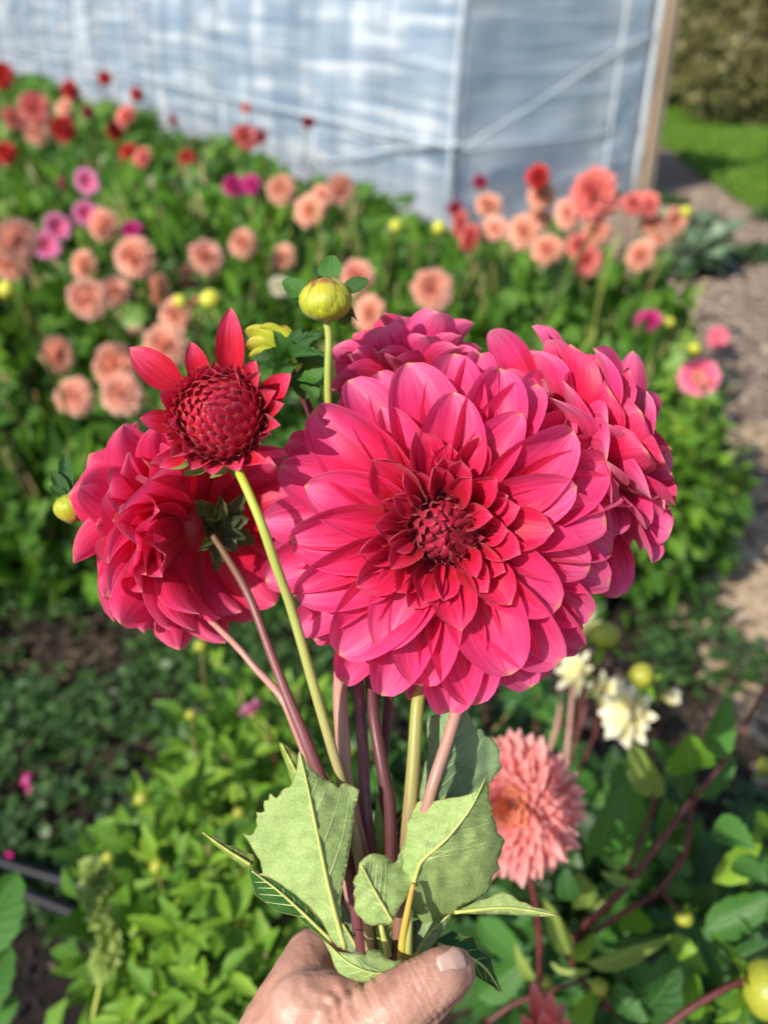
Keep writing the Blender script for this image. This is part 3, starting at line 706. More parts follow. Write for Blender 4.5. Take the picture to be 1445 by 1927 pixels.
def bud_mesh():
    V = []; Fc = []; U = []; n, s = 10, 12
    for j in range(n+1):
        a = math.pi*j/n
        for k in range(s):
            th = 2*math.pi*k/s; r = math.sin(a)*.5*(1+.06*math.cos(th*5))
            V.append((r*math.cos(th), r*math.sin(th), -.45*math.cos(a))); U.append((k/s, j/n))
    for j in range(n):
        for k in range(s): Fc.append((j*s+k, j*s+(k+1) % s, (j+1)*s+(k+1) % s, (j+1)*s+k))
    return mesh('bud', V, Fc, uv=U)
SEPM = leaf_mesh('sepal', W=.42, nv=5, fold=.3, bend=.9, mat=L_BEDP)
TY = {'P': ('ball', PEACH, .095), 'Q': ('ball', PEACHP, .095), 'C': ('ball', CORAL, .085), 'R': ('ball', REDM, .08), 'D': ('ball', CRD, .07), 'M': ('ball', MAG, .075),
      'L': ('daisy', LILAC, .075), 'K': ('daisy', DAISP, .09), 'W': ('ball', CREAM, .06), 'Y': ('bud', YELB, .032)}
BL = [ # px, py, diameter px, type, label
(3,142,42,'R','red dahlia bloom cut by the left edge of the photo beside the tunnel film'),
(133,170,34,'R','red dahlia standing against the white film near the top left corner'),
(198,147,25,'R','small red bloom highest of all, alone against the white film'),
(258,178,26,'R','small red bloom on a tall stem right of the highest red one'),
(68,203,50,'C','large coral bloom at the top of the far left cluster'),
(28,223,38,'C','coral bloom at the far left edge cluster, left of the large coral one'),
(122,203,28,'Q','pale pink bloom between the coral cluster and the dark crimson one'),
(70,248,42,'Q','pale pink bloom hanging below the large coral bloom at the far left'),
(166,212,26,'D','dark crimson bloom right of the pale pink one at the top left'),
(120,242,38,'R','deep red bloom below the dark crimson one in the far left cluster'),
(238,219,38,'C','coral bloom under the red bloom on a tall stem'),
(216,246,32,'R','orange red bloom just left below the coral one in the far row'),
(325,226,17,'D','tiny dark crimson bloom against the film left of the stems in the middle'),
(12,288,34,'R','red bloom at the left edge of the photo, lowest of the far red ones'),
(244,288,32,'R','red bloom leaning on a coral one under the orange red bloom'),
(269,297,36,'C','coral pink bloom right beside the red one in the far row'),
(353,297,27,'R','bright red orange bloom alone in front of the film foot'),
(294,343,24,'W','small cream white bloom below the far red blooms'),
(463,203,17,'C','tiny faded red bloom on a thin stem against the tunnel'),
(463,258,42,'C','rosy red bloom in front of the tunnel above the two magenta ones'),
(488,257,27,'D','maroon bloom touching the rosy red bloom before the tunnel'),
(580,230,22,'D','small maroon bloom on the tallest stem before the middle of the tunnel'),
(441,351,38,'M','magenta bloom, left one of the pair left of the peach group'),
(474,348,34,'M','magenta bloom, right one of the pair left of the peach group'),
(121,345,28,'M','hot pink bloom seen side on above the lilac daisies'),
(164,342,44,'L','lilac and yellow dahlia above the lilac daisies at the left'),
(162,402,42,'L','lilac daisy shaped dahlia, uppermost of the three with red centres'),
(108,427,46,'L','lilac daisy shaped dahlia in the middle of the three'),
(87,462,46,'L','lilac daisy shaped dahlia, lowest of the three'),
(250,435,38,'M','hot pink bloom between peach blooms right of the lilac daisies'),
(198,425,54,'Q','peach pink bloom between the lilac daisy and the hot pink bloom'),
(32,452,66,'Q','large peach bloom at the left edge beside the lilac daisies'),
(22,498,62,'P','large peach bloom at the left edge below another peach one'),
(160,500,52,'P','peach bloom right below the lowest lilac daisy'),
(255,486,70,'Q','broad peach pink bloom below the hot pink one'),
(168,562,66,'Q','peach bloom, left one of a touching pair in the left bed'),
(217,548,60,'P','peach bloom, right one of a touching pair in the left bed'),
(355,525,48,'Q','peach bloom seen from the side above the yellow buds'),
(300,546,60,'P','wide orange peach bloom left of the side facing peach one'),
(330,595,62,'P','peach bloom carrying a yellow bud in front of it'),
(368,578,46,'Q','peach pink bloom behind the yellow buds'),
(340,567,24,'Y','yellow green bud in front of a peach bloom'),
(396,562,30,'Y','round yellow bud right of the peach blooms'),
(530,357,52,'P','orange peach bloom at the left end of the group before the tunnel'),
(520,385,38,'Q','peach bloom half hidden under the orange peach one'),
(583,396,54,'P','round peach bloom below the middle of its group before the tunnel'),
(608,370,38,'Q','peach bloom peeking out behind the round one before the tunnel'),
(642,356,46,'Q','peach bloom at the right end of the small group before the tunnel'),
(458,458,50,'P','oval peach bloom alone above the red bud flower'),
(388,483,58,'Q','peach bloom tilted to the right, left of the oval one'),
(533,485,48,'P','round peach bloom left of the green bud'),
(682,438,28,'P','small peach bloom above the green bud, left of two'),
(704,453,30,'P','small peach bloom above the green bud, right of two'),
(745,425,20,'Y','small yellow bud standing between small peach blooms and the crimson ones'),
(826,428,20,'Y','small yellow bud left of the tall coral bloom'),
(672,522,64,'Q','peach pink bloom right behind the green bud'),
(695,590,64,'P','peach bloom low behind the green bud and above the bouquet'),
(527,540,34,'W','cream bud flower left of the round green bud'),
(814,545,68,'Q','pink peach bloom standing alone above the bouquet'),
(110,668,62,'P','peach bloom, upper one of a pair over dark leaves at the left'),
(88,702,50,'P','orange peach bloom tucked below its paler neighbour at the left'),
(142,747,66,'Q','round peach bloom, lowest one of the left bed'),
(218,688,72,'P','peach bloom with orange heart right of the low pair'),
(231,742,74,'Q','large peach bloom resting just above the left bouquet flower'),
(258,643,52,'Q','pink peach bloom behind the orange hearted one'),
(312,652,72,'P','large peach bloom left of the open red bud flower'),
(14,545,28,'Y','yellow bud at the left edge of the left bed'),
(1012,333,40,'R','crimson bloom standing highest above the right peach group'),
(903,343,26,'D','small crimson bloom left of the highest crimson one at the right'),
(857,393,27,'D','dark crimson bud flower at the left end of the right group'),
(868,422,44,'C','coral bloom seen from the side, upper of the leaning pair'),
(888,448,50,'C','coral bloom seen from the side, lower of the leaning pair'),
(920,388,46,'P','orange peach bloom left below the highest crimson bloom'),
(932,430,48,'Q','pink peach bloom right of the leaning coral pair'),
(1018,370,46,'P','orange peach bloom directly under the highest crimson bloom'),
(985,436,54,'P','peach bloom at the centre left of the right group'),
(1012,412,44,'Q','dusty pink bloom between peach ones in the right group'),
(1068,402,48,'Q','peach bloom left below the largest coral bloom'),
(1118,368,86,'C','largest coral bloom on top of the right group'),
(1030,470,56,'P','round peach bloom at the bottom of the right group'),
(1122,436,48,'P','orange peach bloom below the largest coral bloom'),
(1091,464,48,'C','dusty coral bloom, upper of two stacked below the right group'),
(1104,492,48,'C','dusty coral bloom, lower of two stacked below the right group'),
(1192,384,44,'C','coral bloom left of the twin beside the tunnel corner'),
(1220,386,44,'C','coral bloom, right of two beside the tunnel corner'),
(1228,422,48,'P','peach bloom below the coral pair beside the tunnel corner'),
(1240,447,38,'Q','smaller peach bloom stuck under its bigger neighbour near the path'),
(1270,416,42,'P','peach bloom furthest right beside the mulch path'),
(1205,481,56,'P','round peach bloom lowest at the right near the path'),
(1290,398,18,'Y','tiny yellow bud nearest the path above the last peach bloom'),
(1220,605,40,'M','magenta bloom above the right edge of the bouquet'),
(1222,628,36,'K','pink flower hanging under the magenta bloom beside the bouquet'),
(1350,636,34,'K','small pink flower furthest right over the mulch path'),
(1315,710,66,'K','pink daisy dahlia with pale yellow centre beside the mulch path'),
(1258,605,17,'Y','tiny yellow green bud right of the magenta bloom'),
(1306,656,20,'Y','yellow green bud above the pink daisy dahlia by the path'),
(1178,698,22,'Y','yellow green bud touching the outline of the right bouquet flower'),
]
seps = bud_mesh(); seps.materials.append(YELB)
for i, (px, py, dp, ty, lb) in enumerate(BL):
    kind, mat, D = TY[ty]; rnd = random.Random(i*7+1)
    far = 1.0
    if py < 320 and px < 620: D *= 1.15
    d = D*1600/dp
    d = min(d, 7.5)
    p = P(px, py, d); D = dp*d/1600
    cat = 'bud' if ty == 'Y' else 'flower'
    x, y = p.x, p.y
    lean = Vector((rnd.uniform(-.06, .06), rnd.uniform(-.02, .14), 0))
    foot = Vector((x+lean.x, y+lean.y+.22, max(.0, p.z-.45)))
    t = thing('dahlia_flower' if ty != 'Y' else 'dahlia_bud', foot, lb, cat, 'flowers standing in the beds')
    ax = (EYE-p).normalized()*.9+Vector((rnd.uniform(-.95, .6), rnd.uniform(-.4, .2), rnd.uniform(-.2, .7)))
    if ty in 'LK': ax = (EYE-p).normalized()+Vector((rnd.uniform(-.2, .1), 0, .15))
    if 'side' in lb and 'beside' not in lb: ax = Vector((.8*(1 if px < 500 else -1), -.1, .1))
    ax.normalize(); xx, yy, aa = basis(ax)
    M = Matrix((xx, yy, aa)).transposed().to_4x4(); sc = D*(rnd.uniform(1.12, 1.28) if ty in 'PQC' else rnd.uniform(1.12, 1.24))
    M = Matrix.Translation(p) @ M @ Matrix.Rotation(rnd.uniform(0, 6.28), 4, 'Z') @ Matrix.Diagonal((sc*rnd.uniform(.85, 1.1), sc, sc*rnd.uniform(.8, 1.25), 1))
    me = seps if kind == 'bud' else head(kind, mat, i)
    if ty == 'L' or ty == 'K':
        link('petals', me, t, None, M); 
    else: link('bud_body' if kind == 'bud' else 'bloom', me, t, None, M)
    for k in range(4):
        th = k*1.57; r0 = xx*math.cos(th)+yy*math.sin(th); b = p-aa*sc*.36
        link('sepal', SEPM, t, None, frame(b, b+r0*sc*.42-aa*sc*.05, -aa))
    q = p-aa*sc*.35
    tube('stem', [foot, foot.lerp(q, .5)+Vector((rnd.uniform(-.03, .03), .02, 0)), q-aa*.03-Vector((0, 0, .02)), q], [.005, .0035, .003], [STB, STB, STM][i % 3], t, n=8, sides=6)

# extra thin stems rising from the bushes (one per bush group would be uncountable from here)
parts = []
for k in range(30):
    x = random.uniform(-2.0, 1.05); y = random.uniform(2.3, 4.2)
    h = random.uniform(.6, .95); parts.append(tube_data([(x, y, .2), (x+random.uniform(-.04, .04), y, h*.7), (x+random.uniform(-.08, .08), y-.03, h)], [.004, .002], n=4, sides=4))
Vv, Ff, Uu = join_data(parts); o = link('thin_shoots', mesh('thin_shoots', Vv, Ff, uv=Uu), None, STG); o['kind'] = 'stuff'

# grey green squash plant and black tarp by the path
g = G(1300, 500); t = thing('squash_plant', g, 'low grey green leafy plant at the end of the bed by the path', 'plant')
n = 260; a = RN.random(n)*6.283; r = RN.random(n)**.6*.24
leaf_cloud('foliage', np.stack([g.x-.10+r*np.cos(a), g.y-.1+r*np.sin(a), .04+RN.random(n)*.34*(1-r)], 1), np.stack([np.cos(a), np.sin(a), RN.normal(0.2, .4, n)], 1), .07+.05*RN.random(n), L_GREY, t, wid=1.7)
for k in range(5): tube('stem', [g+Vector((-.1, -.1, 0)), g+Vector((-.1+.12*math.cos(k*1.3), -.1+.12*math.sin(k*1.3), .26))], [.006, .004], STG, t, n=3, sides=5)
BLK = solid_mat('black_plastic', (.006, .006, .008), (.014, .014, .018), rough=.35, scale=30, spec=.6)
g = G(1335, 505); t = thing('black_tray', g, 'shiny black plastic sheet bunched beside the grey green plant on the path', 'plastic sheet')
V = []; 
for j in range(13):
    for i in range(17):
        u = i/16-.5; v = j/12-.5; h = .10*max(0, 1-(abs(u)*2)**2)*max(0, 1-(abs(v)*2)**2)
        V.append((g.x+u*.36, g.y+v*.26, gz(g.x, g.y)+.005+h*(1+.8*noise.noise(Vector((u*5, v*5, 1))))+.02*noise.noise(Vector((u*14, v*14, 2)))))
idx = np.arange(len(V)).reshape(13, 17)
link('sheet', mesh('sheet', V, np.stack([idx[:-1, :-1], idx[:-1, 1:], idx[1:, 1:], idx[1:, :-1]], -1).reshape(-1, 4)), t, BLK)

# irrigation hoses on the dark soil at the left
def hose(pts, label):
    q = [G(a, b, .03) for a, b in pts]; o = tube('irrigation_hose', q, [.011], solid_mat('hose', (.004, .005, .009), (.010, .012, .018), rough=.5, spec=.3), None, n=24, sides=10); tag(o, label, 'hose')
hose([(-60, 1602), (60, 1640), (170, 1672), (250, 1700), (380, 1790), (520, 1900)], 'black irrigation hose on dark soil at the left, the upper one')
hose([(-60, 1650), (40, 1680), (130, 1715), (200, 1745), (330, 1840), (450, 1960)], 'black irrigation hose on dark soil at the left, the lower one')
pp = [(40, 1475, MAG), (62, 1478, LILAC), (60, 1010, LILAC), (45, 1020, MAG), (130, 985, MAG), (100, 975, LILAC), (78, 1000, LILAC), (10, 1640, MAG), (215, 1730, LILAC), (225, 1718, CRD), (175, 1830, MAG), (240, 1745, LILAC), (90, 992, MAG), (150, 1080, LILAC), (0, 1010, LILAC)]
for k, (a, b, m) in enumerate(pp):
    q = G(a, b, .03)
    for j in range(2):
        s_ = q+Vector((random.uniform(-.02, .02), random.uniform(-.03, .03), 0)); an = random.uniform(0, 6.28)
        o = link('fallen_petal', recolor(DPET[0], m), None, None, frame(s_, s_+Vector((math.cos(an), math.sin(an), .2))*.024, Vector((0, 0, 1)), sy=1.6))
        tag(o, 'loose purple pink petal fallen on the soil at the left', 'petal', 'fallen petals on the soil')

# =================================================================== FOREGROUND PLANTS
LL = leaves_for(L_LIME, 'lime', W=.40, nv=8, teeth=.07, fold=.4, acum=.9)
LD = leaves_for(L_DARK, 'dark', W=.55, nv=10, teeth=.05, fold=.35)
LP = leaves_for(L_PALE, 'pale', W=.40, nv=8, teeth=.05, fold=.7)
budg = bud_mesh(); BUDY = solid_mat('bud_green_yellow', (.14, .24, .02), (.46, .40, .05), rough=.35, scale=25, sss=.1); budg.materials.append(BUDY)
def lime_plant(base, tops, label, seed, per=11, L=.05, lm=LL, stem=STM, mass=None, droop=0):
    rnd = random.Random(seed); t = thing('dahlia_plant', base, label, 'plant', None); n = 0
    for tp in tops:
        mid = base.lerp(tp, .55)+Vector((rnd.uniform(-.04, .04), rnd.uniform(-.04, .04), .05))
        pts = catmull([base, mid, tp], 10)
        tube('stem', [base, mid, tp], [.0045, .003, .0016], stem, t, n=8, sides=6)
        for k in range(per):
            f = .35+.65*(k+rnd.random())/per; p = pts[min(9, int(f*10))].lerp(pts[min(10, int(f*10)+1)], f*10 % 1)
            a = k*2.4+rnd.uniform(-.4, .4)
            o_ = Vector((math.cos(a), math.sin(a), rnd.uniform(.0, .6))).normalized()
            s = rnd.uniform(.02, .05); q = p+o_*s
            if k == per-1: o_ = Vector((rnd.uniform(-.3, .3), rnd.uniform(-.3, .3), 1)); q = p
            for m in range(3 if k % 2 else 2):
                ang = (m-1)*.95 if k % 2 else (m-.5)*1.1
                side = o_.cross(Vector((0, 0, 1))).normalized(); dd = (o_*math.cos(ang)+side*math.sin(ang)+Vector((0, 0, rnd.uniform(-.25, .45)))).normalized()
                LL_ = L*rnd.uniform(.7, 1.2); b = q-o_*s*.3
                link('leaf', lm[rnd.randrange(3)], t, None, frame(b, b+dd*LL_, Vector((rnd.uniform(-.5, .3), rnd.uniform(-.5, .2), 1)), sy=rnd.uniform(.75, 1.1))); n += 1
    if mass:
        c, r3, k = mass; r_ = np.random.default_rng(seed); dd = r_.normal(0, 1, (k, 3)); dd /= np.linalg.norm(dd, axis=1)[:, None]
        pos = np.array(c)+dd*np.array(r3)*(r_.random((k, 1))**.5); pos[:, 2] = np.maximum(pos[:, 2], .02)
        leaf_cloud('foliage', pos, dd+r_.normal(0, .6, (k, 3)), L*(.7+.6*r_.random(k)), L_DARKM if lm is LD else L_LIMEM, t)
    return t
def tp(l, jit=0): return [P(a, b, d) for a, b, d in l]
B1 = Vector((-.30, .86, 0)); B2 = Vector((-.12, 1.0, 0)); B3 = Vector((.02, .98, 0))
lime_plant(B1, tp([(262, 1500, 1.18), (225, 1600, 1.14), (330, 1480, 1.12), (300, 1620, 1.02), (390, 1590, 1.02), (250, 1760, 1.0), (340, 1740, .95), (430, 1720, .94), (290, 1870, .9), (380, 1850, .88), (240, 1930, .9), (450, 1640, 1.0), (330, 1960, .85), (500, 1800, .92)]),
           'bright lime green bushy dahlia plant at the lower left beside the hand', 1, mass=(P(340, 1760, 1.15), (.16, .14, .16), 420), per=10)
lime_plant(B2, tp([(400, 1240, 1.4), (450, 1300, 1.32), (360, 1390, 1.28), (420, 1420, 1.2), (500, 1380, 1.25), (480, 1500, 1.15), (560, 1290, 1.35), (600, 1450, 1.25), (540, 1560, 1.15), (620, 1340, 1.4), (390, 1520, 1.18)]),
           'light green dahlia plant rising behind the bouquet stems left of the dark middle', 2, mass=(P(500, 1480, 1.42), (.20, .16, .2), 500), per=10)
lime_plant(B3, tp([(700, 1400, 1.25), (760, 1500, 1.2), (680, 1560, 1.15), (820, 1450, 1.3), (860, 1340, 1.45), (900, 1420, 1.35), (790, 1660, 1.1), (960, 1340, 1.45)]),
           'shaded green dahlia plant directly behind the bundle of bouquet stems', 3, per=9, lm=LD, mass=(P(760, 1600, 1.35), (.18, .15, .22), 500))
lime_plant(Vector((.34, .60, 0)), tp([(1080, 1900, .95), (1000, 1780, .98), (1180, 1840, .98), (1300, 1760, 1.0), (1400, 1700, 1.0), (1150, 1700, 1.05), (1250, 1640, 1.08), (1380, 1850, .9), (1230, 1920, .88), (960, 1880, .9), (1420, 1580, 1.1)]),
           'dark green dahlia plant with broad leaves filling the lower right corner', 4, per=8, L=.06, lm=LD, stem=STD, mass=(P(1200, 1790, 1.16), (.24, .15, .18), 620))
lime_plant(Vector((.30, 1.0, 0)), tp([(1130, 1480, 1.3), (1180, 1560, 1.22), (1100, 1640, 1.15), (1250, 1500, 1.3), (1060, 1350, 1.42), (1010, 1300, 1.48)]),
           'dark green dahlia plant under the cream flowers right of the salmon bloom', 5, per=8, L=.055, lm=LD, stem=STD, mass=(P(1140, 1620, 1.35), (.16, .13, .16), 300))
lime_plant(Vector((.98, 2.2, 0)), tp([(1220, 760, 2.3), (1260, 700, 2.3), (1300, 770, 2.2), (1240, 860, 2.2), (1300, 850, 2.2), (1320, 730, 2.15), (1200, 820, 2.3), (1250, 950, 2.1)]),
           'light green weedy flowering plant at the bed edge below the pink daisy dahlia', 6, per=9, L=.06, mass=(P(1240, 900, 2.35), (.17, .18, .22), 260))
# seed stalk weed
wd = thing('seed_stalk', P(175, 1950, 1.0), 'lime yellow spiky seed stalk of a weed left of the lime green bush', 'weed')
wp = [P(165, 1960, .98), P(190, 1850, 1.0), P(205, 1770, 1.02), P(185, 1700, 1.03), P(178, 1630, 1.05)]
tube('stem', wp, [.0028, .001], STY, wd, n=12, sides=6)
cc = catmull(wp, 60); pos = []; dr = []
for k in range(20, 61):
    for j in range(7):
        a = random.uniform(0, 6.28); pos.append(cc[k]); dr.append((math.cos(a), math.sin(a)*.8, random.uniform(-.3, .6)))
leaf_cloud('seeds', pos, dr, .013+.009*RN.random(len(pos)), L_PALE, wd, wid=1.3)
# leaf blades cut by the left edge
ed = thing('dahlia_plant', P(-40, 1800, 1.0), 'green leaves of a plant cut by the left edge of the photo below the hoses', 'plant')
for (a, b, c, d, w, dep) in [(-60, 1790, 32, 1650, 1.1, .95), (-50, 1900, 20, 1790, .9, .95), (-30, 1930, 30, 1880, .9, .97)]:
    link('leaf', LD[0], ed, None, frame(P(a, b, dep), P(c, d, dep-.02), -FW+RT*.3, sy=w))
for k in range(3): tube('stem', [P(-90, 1960, 1.05), P(-60, 1790+k*55, .95)], [.003, .002], STD, ed, n=4, sides=5)

def c4(x, y): return 900+x/2.481, 1150+y/2.481
fr = thing('dahlia_plant', P(*c4(700, 1250), .88), 'dark red stemmed dahlia plant with broad leaves right of the salmon bloom', 'plant')
LV = [(1080,700,1165,410,120,'d'),(960,860,860,620,90,'d'),(980,750,1000,650,80,'l'),(830,870,720,630,110,'p'),(1010,860,1215,700,130,'d'),(1090,1260,1350,1085,150,'l'),
(1060,1500,1370,1330,160,'d'),(700,1190,670,760,170,'d'),(520,1150,690,900,150,'d'),(500,1380,465,1230,70,'p'),(500,1390,690,1290,60,'p'),(570,1215,740,1290,50,'p'),
(440,1630,540,1510,70,'l'),(880,1510,1070,1690,110,'l'),(500,1640,870,1570,70,'p'),(420,1600,310,1360,60,'p'),(340,1640,520,1700,60,'p'),(260,1720,165,1590,50,'p'),
(0,1430,200,1640,140,'d'),(0,1800,230,1640,130,'d'),(720,1900,940,1760,150,'d'),(980,1900,1010,1700,60,'l'),(1000,1850,1050,1830,60,'l'),(860,1530,700,1560,90,'d'),
(640,1130,560,960,100,'d'),(900,1100,880,900,90,'d'),(1100,1000,1250,1060,110,'d'),(1290,1070,1320,950,60,'l'),(740,1500,720,1400,70,'l'),(430,1350,400,1230,80,'d'),
(840,1100,1000,1240,110,'d'),(1200,1620,1360,1560,110,'d'),(620,1760,760,1900,110,'d'),(560,1800,440,1900,110,'l'),(880,1050,1050,1010,80,'d'),(1060,1800,1260,1760,120,'d'),(860,1250,1000,1330,100,'d'),(30,1300,190,1440,120,'d'),(1180,1180,1340,1230,110,'d')]
for i, (a, b, c, d, w, k) in enumerate(LV):
    dep = .86+.05*math.sin(i*2.1); q0 = P(*c4(a, b), dep+.01); q1 = P(*c4(c, d), dep-.015-.02*math.sin(i))
    ln = math.hypot(c-a, d-b); mt = {'d': LD, 'l': LL, 'p': LP}[k]; W0 = {'d': .55, 'l': .40, 'p': .40}[k]
    link('leaf', mt[i % 3], fr, None, frame(q0, q1, -FW+RT*.35*math.sin(i*1.7)+UP*.5*math.cos(i), sy=w/ln/W0*1.05))
def c4t(name, pts, dep, r, mat, parent):
    return tube(name, [P(*c4(a, b), dep+dz) for (a, b, dz) in pts], r, mat, parent, n=14, sides=8)
for pts, r in [([(700,1927,.1),(430,1640,.03),(640,1430,0),(840,1310,0),(960,1130,0)], [.0035,.003,.0025]),
    ([(420,1560,.05),(520,1450,0),(700,1270,0),(960,930,0),(1000,880,0)], [.0042,.0038,.003]),
    ([(820,1330,.02),(960,1140,0),(990,940,.01),(1010,880,0)], [.003,.0025]),
    ([(690,1220,0),(780,1010,.01),(830,870,.0)], [.0025,.0018]), ([(800,880,0),(830,740,0),(700,690,.02)], [.002,.0015]),
    ([(1000,880,0),(1150,690,0),(1250,520,0),(1390,270,0)], [.0026,.0022]),
    ([(40,1920,.0),(200,1820,0),(500,1720,0)], [.003,.002]), ([(780,1960,0),(1000,1850,0),(1200,1740,0)], [.0028,.0028])]:
    c4t('stem', pts, .87, r, STD, fr)
def budscale():
    V = []; U = []; nv, nu = 8, 8
    for j in range(nv+1):
        v = j/nv; w = .36*(math.sin(math.pi*min(1, v*.9+.08)))**.6; a = (v-.5)*1.9
        cx, cz = math.sin(a)/ (2*math.sin(.95))+.5, -(math.cos(a)-math.cos(.95))/(2*math.sin(.95))
        for i in range(nu+1):
            u = -1+2*i/nu; th = u*w*1.5; V.append((cx, math.sin(th)*.62, cz+.62*(1-math.cos(th)))); U.append(((u+1)/2, v))
    Fc = [(j*9+i, j*9+i+1, (j+1)*9+i+1, (j+1)*9+i) for j in range(nv) for i in range(nu)]
    me = mesh('scale', V, Fc, uv=U); return me
BUDP = petal_mat('bud_scale', [(0.0, (.30, .42, .03)), (.55, (.50, .56, .03)), (.88, (.60, .56, .04)), (1.0, (.45, .12, .05))], trans=.2, rough=.3, streak=.2, edge=(.45, .20, .05), spec=.6)
BSC = budscale(); BSC.materials.append(BUDP)
# nodding bud on its arched stem, and the tall bud
def c4bud(cx, cy, wpx, dep, spts, label, r=.0014, sm=STD, up=UP, sp=5, mat=None):
    x, y = c4(cx, cy); p = P(x, y, dep); s = wpx/1600*dep
    t = thing('dahlia_bud', P(*c4(spts[0][0], spts[0][1]), dep), label, 'bud', 'buds at the lower right')
    M = Matrix(basis(up)).transposed().to_4x4()
    link('bud_body', budg, t, None, Matrix.Translation(p) @ M @ Matrix.Diagonal((s, s, s, 1)))
    X, Y, A = basis(up)
    for k in range(9):
        th = k*2.39996; r0 = X*math.cos(th)+Y*math.sin(th); link('scale', BSC, t, None, frame(p-A*s*.42+r0*s*.12, p+A*s*(.45-.02*k)+r0*s*.10, -r0, sy=.95, sz=1.75))
    for k in range(sp):
        th = k*6.283/sp+.4; r0 = X*math.cos(th)+Y*math.sin(th); b = p-A*s*.4+r0*s*.1
        link('sepal', LL[2], t, None, frame(b, b+r0*s*.75-A*s*.25*(k % 2), A, sy=1.1))
    tube('stem', [P(*c4(a, b), dep+(c[0] if c else 0)) for a, b, *c in spts]+[p-A*s*.38], [r*1.3, r], sm, t, n=14, sides=6)
    return t
c4bud(760, 300, 50, .98, [(1060,710),(1105,600),(1060,480),(940,350),(850,310)], 'pinkish yellow bud on an arched thin purple stem above the cream flower', up=(-RT*.7+UP*.5-FW*.3))
c4bud(590, 110, 55, 1.0, [(420,730),(480,520),(560,300),(598,180)], 'yellow green bud on a thin red stem beside the main flower edge', up=UP-FW*.4)
c4bud(960, 1435, 34, .85, [(860,1320),(890,1350),(920,1390)], 'small yellow bud with spidery bracts between the dark leaves', up=-UP*.8-FW*.3)
c4bud(1350, 1770, 110, .75, [(850,1960),(1000,1850),(1200,1740),(1260,1745)], 'large green yellow bud cut by the right edge of the photo', r=.0026, up=RT-FW*.3, sp=7)
c4bud(310, 1730, 26, .80, [(330,1800),(318,1760)], 'tiny round green bud next to the coral petals at the bottom', up=UP-FW*.3)
c4bud(565, 1755, 34, .82, [(600,1860),(580,1800)], 'small green bud with hooked bracts right of the tiny round one', up=UP-FW*.2)
c4bud(1345, 720, 34, 1.2, [(1400,900),(1370,800)], 'yellow bud at the right edge above the broad leaves', up=UP)

# buds in the lime bush
for i, (px, py, w, lb) in enumerate([(268, 1502, 30, 'yellow green bud highest on the lime green bush'), (297, 1630, 30, 'yellow bud in the middle of the lime green bush'), (205, 1612, 24, 'green bud at the left side of the lime green bush'), (448, 1738, 18, 'tiny yellow bud low on the lime green bush near the hand'), (450, 1530, 24, 'yellow green bud between the lime bush and the big bouquet leaf'), (378, 1215, 26, 'faded cream bud right under the left bouquet flower'), (360, 1345, 22, 'yellow green bud at the top left of the light green plant')]):
    d = 1.02+.12*(py < 1560)+.1*(py < 1400); p = P(px, py, d); s = w/1600*d; t = thing('dahlia_bud', p-Vector((0, -.02, .12)), lb, 'bud', 'buds on the lime green plants')
    link('bud_body', budg, t, None, Matrix.Translation(p) @ Matrix.Diagonal((s, s, s, 1)))
    for k in range(4): b = p-Vector((0, 0, s*.4)); link('sepal', LL[k % 3], t, None, frame(b, b+Vector((math.cos(k*1.57+.5), math.sin(k*1.57+.5), .3))*s*.9, Vector((0, 0, 1))))
    tube('stem', [p-Vector((.01, -.02, .12)), p-Vector((0, 0, s*.4))], [.0016, .0012], STM, t, n=4, sides=6)

def blob(name, c, axis, rx, rz, mat, parent, n=10, s=16):
    X, Y, A = basis(axis); V = []; Fc = []
    for j in range(n+1):
        a = math.pi*j/n
        for k in range(s):
            th = 6.28318*k/s; V.append(c+(X*math.cos(th)+Y*math.sin(th))*rx*math.sin(a)-A*rz*math.cos(a))
    for j in range(n):
        for k in range(s): Fc.append((j*s+k, j*s+(k+1) % s, (j+1)*s+(k+1) % s, (j+1)*s+k))
    return link(name, mesh(name, V, Fc, uv=[(0, .1)]*len(V)), parent, mat)
# --- salmon cactus dahlia
def stemmed(name, label, cat, foot, group=None): return thing(name, foot, label, cat, group)
sd_ = .74; SC = P(962, 1516, sd_); t = stemmed('cactus_dahlia', 'salmon pink spiky dahlia with orange heart right of the big bouquet leaf', 'flower', P(1015, 1880, .80))
ax = (-FW*1.0-RT*.16+UP*.24).normalized(); X, Y, A = basis(ax)
n = 230; rnd = random.Random(5)
for i in range(n):
    f = (i+.5)/n; ph = .03+1.88*f**.60; th = i*2.39996+rnd.uniform(-.08, .08); rad = X*math.cos(th)+Y*math.sin(th)
    d = A*math.cos(ph)*.72+rad*math.sin(ph); r = .064*(.52+.48*min(1, ph/1.35))*rnd.uniform(.92, 1.06)
    b = SC+rad*.006-A*.014; tipp = SC+d*r
    nrm = A*math.sin(ph)-rad*math.cos(ph)+Vector([rnd.uniform(-.2, .2) for _ in range(3)])
    petal(t, (NARROWI if f < .09 else NARROW)[i % 3], b, tipp, nrm, sy=1.0+.25*rnd.random()+.7*(ph < .7))
blob('receptacle', SC-A*.010, A, .010, .012, SALI, t)
tube('stem', [P(1015, 1890, .80), P(1010, 1720, .79), SC-A*.02], [.0034, .003], STD, t, n=10)
for k in range(6):
    th = k*1.05; rad = X*math.cos(th)+Y*math.sin(th); b = SC-A*.022; link('sepal', LD[1], t, None, frame(b, b+rad*.03-A*.004, A, sy=.8))
